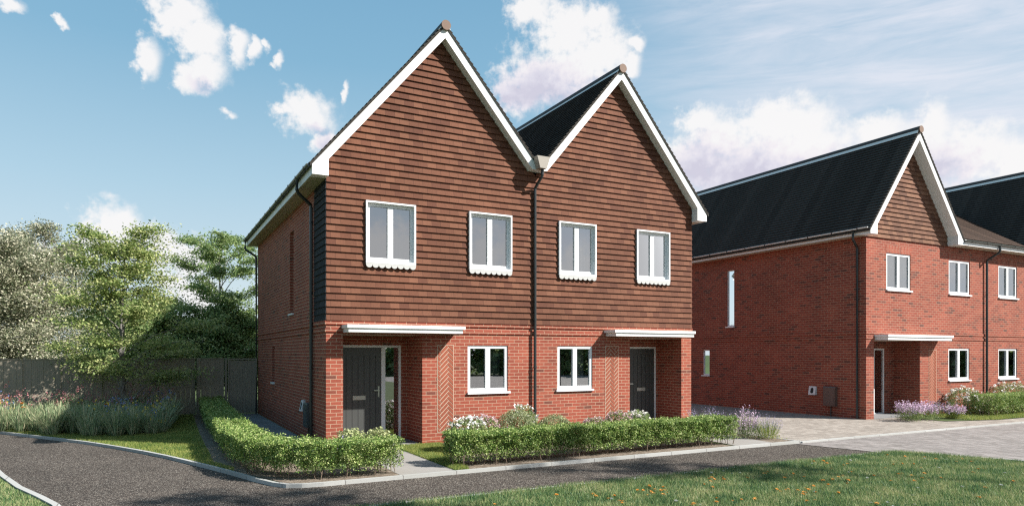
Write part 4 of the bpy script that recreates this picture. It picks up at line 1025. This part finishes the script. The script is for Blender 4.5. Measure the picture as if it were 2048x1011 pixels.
# wildflower bed
def bed():
    poly = [(-9.5,9.6),(-7.6,7.9),(-6.1,6.9),(-5.2,5.6),(-4.4,4.9),(-3.4,4.4),(-2.8,4.9),(-2.55,6.2),(-2.6,8.2),(-2.9,9.6)]
    n = 30000; P = np.array(poly); x0, y0 = P.min(0); x1, y1 = P.max(0)
    # tufts
    nt = 420; tx = RNG.uniform(x0, x1, nt * 3); ty = RNG.uniform(y0, y1, nt * 3); k = in_poly(tx, ty, poly); tx, ty = tx[k][:nt], ty[k][:nt]; nt = len(tx)
    th = RNG.uniform(.30, .62, nt) + .32 * vnoise(tx * 1.6, ty * 1.6, 9); ti = RNG.integers(0, nt, n)
    a = RNG.uniform(0, 2 * np.pi, n); q = RNG.uniform(0, 1, n)
    bx = tx[ti] + .10 * q * np.cos(a); by = ty[ti] + .10 * q * np.sin(a); h = th[ti] * RNG.uniform(.5, 1.1, n)
    lean = RNG.uniform(.1, .7, n)
    base = np.stack([bx, by, np.zeros(n)], 1); tip = base + np.stack([h * lean * np.cos(a), h * lean * np.sin(a), h * (1 - .25 * lean)], 1)
    mid = (base + tip) / 2 + np.stack([np.zeros(n), np.zeros(n), h * .08], 1)
    B = np.stack([np.cos(a + 1.57), np.sin(a + 1.57), np.zeros(n)], 1) * .009
    C1 = (base + mid) / 2; C2 = (mid + tip) / 2
    C = np.concatenate([C1, C2]); A = np.concatenate([(mid - base) / 2, (tip - mid) / 2]); BB = np.concatenate([B, B * .8])
    o = leaf_mesh('meadow_grass', C, A, BB, M['grass_tall']); tag(o, 'tall mixed grasses filling the wildflower bed by the fence', 'grass', kind='stuff')
    for nm, m, cnt, sz, zs, sel, lb in (
        ('meadow_plumes', 'fl_red', 420, .042, 1.15, lambda x, y: (y > 7.2) & (x < -3) | (x > -3.9) & (y > 7), 'rose-red feathery grass plumes in the wildflower bed'),
        ('meadow_plumes', 'grass_tall', 420, .032, 1.1, lambda x, y: x < 99, 'straw coloured seed heads in the wildflower bed'),
        ('meadow_flowers', 'fl_blue', 260, .038, 1.05, lambda x, y: (x > -4.2) | (x < -6.2), 'small blue and violet flowers in the wildflower bed'),
        ('meadow_flowers', 'fl_yellow', 170, .040, .95, lambda x, y: (x > -4.6) & (y < 6.5) | (x < -6.3), 'small yellow flowers in the wildflower bed')):
        k = np.where(sel(tx, ty))[0]; ii = k[RNG.integers(0, len(k), cnt)]
        aa = RNG.uniform(0, 6.28, cnt); hz = th[ii] * zs * RNG.uniform(.85, 1.15, cnt)
        c0 = np.stack([tx[ii] + .16 * np.cos(aa), ty[ii] + .16 * np.sin(aa), hz], 1); rep = 9
        dirv = np.stack([.05 * np.cos(aa), .05 * np.sin(aa), np.full(cnt, .07)], 1)
        s = RNG.uniform(-1, 1, (cnt, rep, 1)); C = (c0[:, None] + dirv[:, None] * s * (1 if 'plumes' in nm else .3)).reshape(-1, 3) + RNG.normal(0, .007, (cnt * rep, 3))
        A, B = leaf_axes(len(C), sz, .6); o = leaf_mesh(nm, C, A, B, M[m]); tag(o, lb, 'flower', kind='stuff')
bed()
def daisy(name, label, group, x, y, z, r, m, petals=10, cat='flower', stem=True):
    """one flower head on a stalk: petals round a raised middle"""
    b = MB()
    if stem: b.tube([(x, y, 0), (x + .004, y, z)], .003, 4, 0)
    for k in range(petals):
        a = 2 * math.pi * k / petals; c, s = math.cos(a), math.sin(a); w = r * .28
        b.face([(x, y, z), (x + c * r * .6 - s * w, y + s * r * .6 + c * w, z + r * .25), (x + c * r, y + s * r, z + r * .15), (x + c * r * .6 + s * w, y + s * r * .6 - c * w, z + r * .25)], 1)
        a += .3; c, s = math.cos(a), math.sin(a)
        b.face([(x, y, z + r * .1), (x + c * r * .4 - s * w, y + s * r * .4 + c * w, z + r * .5), (x + c * r * .65, y + s * r * .65, z + r * .55), (x + c * r * .4 + s * w, y + s * r * .4 - c * w, z + r * .5)], 1)
    return tag(b.build(name, [M['grass_lawn'], M[m]]), label, cat, group)
of = [(-7.0,9.0,.66),(-6.05,8.0,.62),(-5.95,7.5,.55),(-4.1,6.9,.60),(-3.9,6.0,.42),(-3.1,5.4,.40),(-2.98,5.9,.45)]
for i, (x, y, z) in enumerate(of): daisy('orange_flower', 'orange daisy-like flower standing in the tall grass of the wildflower bed', 'orange flowers in the wildflower bed', x, y, z, .075, 'fl_orange')
# lawn flowers
lf0 = daisy('orange_flower', 'small orange flower in the foreground lawn', 'orange flowers in the foreground lawn', 4.0, -6.0, .05, .03, 'fl_orange', 8)
pf = daisy('dandelion_clock', 'whitish dandelion clock in the foreground lawn', 'dandelion clocks in the foreground lawn', 4.3, -6.5, .06, .028, 'fl_puff', 12, 'dandelion')
def copies(src, pts, smin, smax):
    for i, (x, y) in enumerate(pts):
        if i == 0: o = src
        else: o = src.copy(); col.objects.link(o)
        o.location = (x, y, -.004); o.rotation_euler = (random.uniform(-.2, .2), random.uniform(-.2, .2), random.uniform(0, 6.28)); s = random.uniform(smin, smax); o.scale = (s, s, random.uniform(.6, 1.1))
cen = [(3.2,-6.3),(4.6,-6.0),(5.6,-6.2),(6.2,-6.9),(7.4,-6.0),(8.6,-6.5),(4.8,-7.3),(3.3,-7.2),(9.4,-6.3),(2.2,-6.4),(7.3,-7.4),(8.8,-7.6)]
pts = []
while len(pts) < 120:
    c = random.choice(cen); x, y = random.gauss(c[0], .28), random.gauss(c[1], .18)
    if random.random() < .35: x, y = random.uniform(.5, 10), random.uniform(-8.8, -5.6)
    if y < -5.45 and x < 10.4: pts.append((x, y))
copies(lf0, pts, .8, 1.35)
copies(pf, [(random.uniform(.8, 10.3), random.uniform(-8.8, -5.6)) for _ in range(40)], .7, 1.2)

# ------------------------------------------------------------------ sky, sun, camera
AL = 1.0
SUN_EL, SUN_AZ = 39.3, 133.7
w = bpy.data.worlds.new('World'); scene.world = w; w.use_nodes = True; nt = w.node_tree; N = nt.nodes; L = nt.links
bg = N['Background']; SKY = .06
sky = N.new('ShaderNodeTexSky'); sky.sky_type = 'NISHITA'; sky.sun_disc = False; sky.sun_elevation = R(SUN_EL); sky.sun_rotation = R(SUN_AZ)
sky.air_density = 1.0; sky.dust_density = 1.2; sky.ozone_density = 1.0
BL = [ # azimuth, elevation, half-width, half-height (degrees), tilt, strength
(2.0,24.3,2.37,1.74,0,1.00),
(1.0,23.4,1.15,1.01,0,1.00),
(3.4,22.7,2.09,1.80,0,1.00),
(3.7,20.8,1.86,1.62,0,1.00),
(2.4,19.9,1.02,0.92,0,1.00),
(6.0,22.6,0.91,1.38,10,1.00),
(7.2,22.5,0.50,0.93,10,0.90),
(-0.2,20.8,0.98,1.42,15,1.00),
(-0.5,19.7,0.45,0.60,0,0.90),
(9.0,22.3,0.43,1.02,20,0.80),
(7.8,22.9,0.47,0.50,0,0.90),
(11.3,18.6,2.49,1.66,0,1.00),
(9.6,18.7,0.87,0.90,0,1.00),
(14.1,20.2,0.41,0.99,10,0.80),
(12.8,16.6,1.35,1.28,0,1.00),
(-8.3,22.3,1.14,0.67,-20,0.85),
(-5.4,22.1,0.54,0.41,0,0.80),
(5.5,17.9,0.82,0.56,20,0.60),
(-2.5,8.8,1.88,1.86,0,1.20),
(-3.5,8.1,1.13,1.13,0,1.10),
(-1.0,7.9,1.49,1.24,0,1.00),
(0.9,7.8,1.23,1.60,0,1.20),
(2.9,7.3,1.67,1.29,0,1.20),
(-8.1,6.8,2.18,1.00,0,1.20),
(3.2,4.4,1.80,1.74,0,0.90),
(1.7,5.5,1.56,1.28,0,0.90),
(29.5,26.9,2.20,1.54,0,1.00),
(32.7,25.3,3.41,2.31,0,1.00),
(35.8,23.6,2.72,2.51,0,1.00),
(33.3,22.9,3.31,2.47,0,1.00),
(30.6,22.0,4.20,2.30,0,1.00),
(28.5,20.8,2.40,1.61,0,1.00),
(38.3,24.1,0.83,0.79,0,0.90),
(38.0,22.6,0.84,1.22,0,0.90),
(35.0,25.9,1.88,1.17,0,1.00),
(43.6,17.9,1.98,1.52,0,1.00),
(45.0,16.5,3.03,2.13,0,1.00),
(49.3,17.4,3.86,2.26,0,1.00),
(51.3,16.9,2.00,2.45,0,1.00),
(50.9,15.4,5.10,2.49,0,1.00),
(42.7,15.2,3.10,2.62,0,1.00),
(47.3,14.1,6.58,2.58,0,1.00),
(56.4,15.9,2.19,1.57,0,1.00),
(59.6,15.6,1.54,1.91,0,1.00),
(59.3,14.0,3.39,2.34,0,1.00),
(62.2,13.7,2.86,2.07,0,1.00),
(64.2,12.6,1.84,1.86,0,1.00),
(162,6.5,4.5,3.8,0,1.2),
(168,9,3,3,0,1),
(154.5,6,2.4,4,0,1.2),
(151.5,7.5,2,3,0,1),
(146,5.5,3.5,3.2,0,1.2),
(140,7,3.2,4,0,1.2),
(125,7,8,3.5,0,1),
(178,5,8,3,0,1),
(112,8,7,4,0,1),
(100,6,8,3,0,1),
(-150,8,10,4,0,1),
(-120,7,9,4,0,1),
(-60,9,10,5,0,1),
]
SH = [ # parts of the big clouds that lie in their own shade
(30.1,21.1,3.42,1.70,0,1.00),
(32.9,20.7,2.97,1.13,0,0.90),
(27.8,20.4,1.72,0.95,0,0.90),
(43.4,14.6,2.75,1.76,0,1.00),
(47.3,13.5,4.46,1.93,0,1.00),
(52.3,13.4,2.10,1.49,0,0.90),
(59.3,12.8,2.74,1.40,0,0.90),
(3.5,19.6,1.08,0.63,0,0.60),
(12.2,17.5,1.20,0.60,0,0.60),
(35.4,21.5,1.68,0.74,0,0.50),
(12.8,16.3,0.80,0.77,0,0.80),
]
def field(name, blobs, soft):
    gp = bpy.data.node_groups.new(name, 'ShaderNodeTree')
    gp.interface.new_socket('Vector', in_out='INPUT', socket_type='NodeSocketVector'); gp.interface.new_socket('Value', in_out='OUTPUT', socket_type='NodeSocketFloat')
    gn, gl = gp.nodes, gp.links; gi = gn.new('NodeGroupInput'); go = gn.new('NodeGroupOutput'); last = None
    for (az, el, ax, ay, rot, st) in blobs:
        src = gi.outputs[0]
        if last is not None:  # evaluated one after the other, which keeps the shader small
            sq = gn.new('ShaderNodeVectorMath'); sq.operation = 'MULTIPLY_ADD'; sq.inputs[1].default_value = (1e-7, 1e-7, 0); gl.new(last, sq.inputs[0]); gl.new(src, sq.inputs[2]); src = sq.outputs[0]
        mp = gn.new('ShaderNodeVectorMath'); mp.operation = 'MULTIPLY_ADD'; mp.inputs[1].default_value = (1 / ax, 1 / ay, 0); mp.inputs[2].default_value = (-az / ax, -el / ay, 0); gl.new(src, mp.inputs[0])
        ln = gn.new('ShaderNodeVectorMath'); ln.operation = 'LENGTH'; gl.new(mp.outputs[0], ln.inputs[0])
        sb = gn.new('ShaderNodeMath'); sb.operation = 'SUBTRACT'; sb.inputs[0].default_value = st; gl.new(ln.outputs['Value'], sb.inputs[1])
        if last is None: last = sb.outputs[0]
        else:
            mxn = gn.new('ShaderNodeMath'); mxn.operation = 'SMOOTH_MAX'; mxn.inputs[2].default_value = soft; gl.new(last, mxn.inputs[0]); gl.new(sb.outputs[0], mxn.inputs[1]); last = mxn.outputs[0]
    gl.new(last, go.inputs[0]); return gp
gp = field('cloud_field', BL, .3); gps = field('cloud_shade', SH, .4)
def M_(op, a, b=None, c=None, clamp=False):
    n = N.new('ShaderNodeMath'); n.operation = op; n.use_clamp = clamp
    for i, v in enumerate((a, b, c)):
        if v is None: continue
        if isinstance(v, (int, float)): n.inputs[i].default_value = v
        else: L.new(v, n.inputs[i])
    return n.outputs[0]
tc = N.new('ShaderNodeTexCoord'); sp = N.new('ShaderNodeSeparateXYZ'); L.new(tc.outputs['Generated'], sp.inputs[0])
azn = M_('MULTIPLY', M_('ARCTAN2', sp.outputs[0], sp.outputs[1]), 57.2958)
eln = M_('MULTIPLY', M_('ARCSINE', sp.outputs[2]), 57.2958)
cb = N.new('ShaderNodeCombineXYZ'); L.new(azn, cb.inputs[0]); L.new(eln, cb.inputs[1])
def noise(scale, detail=8, rough=.6, vec=None, dist=0):
    n = N.new('ShaderNodeTexNoise'); n.inputs['Scale'].default_value = scale; n.inputs['Detail'].default_value = detail; n.inputs['Roughness'].default_value = rough; n.inputs['Distortion'].default_value = dist
    L.new(vec or cb.outputs[0], n.inputs['Vector']); return n
wn = noise(.5, 4, .6); sbv = N.new('ShaderNodeVectorMath'); sbv.operation = 'SUBTRACT'; sbv.inputs[1].default_value = (.5,.5,.5); L.new(wn.outputs['Color'], sbv.inputs[0])
scv = N.new('ShaderNodeVectorMath'); scv.operation = 'SCALE'; scv.inputs['Scale'].default_value = 2.4; L.new(sbv.outputs[0], scv.inputs[0])
adv = N.new('ShaderNodeVectorMath'); adv.operation = 'ADD'; L.new(cb.outputs[0], adv.inputs[0]); L.new(scv.outputs[0], adv.inputs[1])
g1 = N.new('ShaderNodeGroup'); g1.node_tree = gp; L.new(adv.outputs[0], g1.inputs[0])
fb = noise(1.0, 7, .6)
dens = M_('ADD', g1.outputs[0], M_('MULTIPLY', M_('SUBTRACT', fb.outputs['Fac'], .5), 1.5))
mr = N.new('ShaderNodeMapRange'); mr.interpolation_type = 'SMOOTHSTEP'; mr.inputs[1].default_value = -.24; mr.inputs[2].default_value = .56; L.new(dens, mr.inputs[0])
g2 = N.new('ShaderNodeGroup'); g2.node_tree = gps; L.new(adv.outputs[0], g2.inputs[0])
d2 = M_('ADD', g2.outputs[0], M_('MULTIPLY', M_('SUBTRACT', .5, fb.outputs['Fac']), 1.6))
ms = N.new('ShaderNodeMapRange'); ms.inputs[1].default_value = -.55; ms.inputs[2].default_value = .7; L.new(d2, ms.inputs[0])
cc = ramp(N, [(0, (.92,.89,.89)), (.35, (.85,.81,.85)), (.7, (.72,.70,.79)), (1, (.62,.60,.71))]); L.new(ms.outputs[0], cc.inputs['Fac'])
# thin high cloud on the right
mpc = N.new('ShaderNodeMapping'); mpc.inputs['Rotation'].default_value = (0, 0, R(-14)); mpc.inputs['Scale'].default_value = (.05, .32, 1); L.new(cb.outputs[0], mpc.inputs['Vector'])
ci = noise(1.3, 6, .62, mpc.outputs[0], .6)
az_m = N.new('ShaderNodeMapRange'); az_m.interpolation_type = 'SMOOTHSTEP'; az_m.inputs[1].default_value = 27; az_m.inputs[2].default_value = 54; L.new(azn, az_m.inputs[0])
el_m = N.new('ShaderNodeMapRange'); el_m.inputs[1].default_value = 2; el_m.inputs[2].default_value = 10; L.new(eln, el_m.inputs[0])
cim = N.new('ShaderNodeMapRange'); cim.inputs[1].default_value = .12; cim.inputs[2].default_value = .66; L.new(ci.outputs['Fac'], cim.inputs[0])
cirr = M_('MULTIPLY', M_('MULTIPLY', cim.outputs[0], az_m.outputs[0]), .85)
# sky colour: clear blue above, paler through the haze towards the horizon
hz = N.new('ShaderNodeMapRange'); hz.inputs[1].default_value = 0; hz.inputs[2].default_value = 32; L.new(eln, hz.inputs[0])
hr = ramp(N, [(0, (.70,.79,.83)), (.16, (.62,.75,.82)), (.40, (.44,.65,.78)), (.70, (.245,.49,.68)), (1, (.18,.41,.62))]); L.new(hz.outputs[0], hr.inputs['Fac'])
hrs = N.new('ShaderNodeVectorMath'); hrs.operation = 'SCALE'; hrs.inputs['Scale'].default_value = .53 / SKY; L.new(hr.outputs['Color'], hrs.inputs[0])
hs = N.new('ShaderNodeHueSaturation'); hs.inputs['Saturation'].default_value = .95; L.new(sky.outputs[0], hs.inputs['Color'])
def mixc(f, a, b_):
    m = N.new('ShaderNodeMix'); m.data_type = 'RGBA'
    if isinstance(f, (int, float)): m.inputs[0].default_value = f
    else: L.new(f, m.inputs[0])
    for i, v in ((6, a), (7, b_)):
        if isinstance(v, tuple): m.inputs[i].default_value = (*v, 1)
        else: L.new(v, m.inputs[i])
    return m.outputs[2]
K = .53 / SKY
s1 = mixc(.82, hs.outputs[0], hrs.outputs[0])
s2 = mixc(cirr, s1, tuple(K * c for c in (.76,.78,.86)))
cs = N.new('ShaderNodeVectorMath'); cs.operation = 'SCALE'; cs.inputs['Scale'].default_value = K * 1.0; L.new(cc.outputs['Color'], cs.inputs[0])
s3 = mixc(M_('MULTIPLY', mr.outputs[0], .96), s2, cs.outputs[0])
L.new(s3, bg.inputs['Color']); bg.inputs['Strength'].default_value = SKY
w.cycles.sampling_method = 'MANUAL'; w.cycles.sample_map_resolution = 512

sl = bpy.data.lights.new('sun', 'SUN'); sl.energy = 5.0; sl.angle = R(.55); sl.color = (1, .955, .88)
so = bpy.data.objects.new('sun', sl); col.objects.link(so)
az, el = R(SUN_AZ), R(SUN_EL); dv = (-math.sin(az) * math.cos(el), -math.cos(az) * math.cos(el), -math.sin(el))
from mathutils import Vector
so.rotation_euler = Vector(dv).to_track_quat('-Z', 'Y').to_euler(); so.location = (20, -20, 30)

cam = bpy.data.cameras.new('camera'); co = bpy.data.objects.new('camera', cam); col.objects.link(co)
cam.sensor_width = 36; cam.lens = 36 * 1361.2 / 2048; cam.shift_y = (706.6 - 505.5) / 2048; cam.clip_end = 3000; cam.clip_start = .05
co.location = (-3.093, -13.710, 1.934); co.rotation_euler = (math.pi / 2, 0, -.4887)
scene.camera = co
scene.view_settings.view_transform = 'Standard'; scene.view_settings.look = 'None'; scene.view_settings.exposure = 1.0; scene.view_settings.gamma = 1
scene.cycles.max_bounces = 6; scene.cycles.diffuse_bounces = 3; scene.cycles.glossy_bounces = 3; scene.cycles.transparent_max_bounces = 12; scene.cycles.transmission_bounces = 3
scene.cycles.use_denoising = False
scene.cycles.pixel_filter_type = 'BLACKMAN_HARRIS'; scene.cycles.filter_width = 1.25
scene.cycles.sample_clamp_indirect = 2.5
scene.cycles.caustics_reflective = False; scene.cycles.caustics_refractive = False
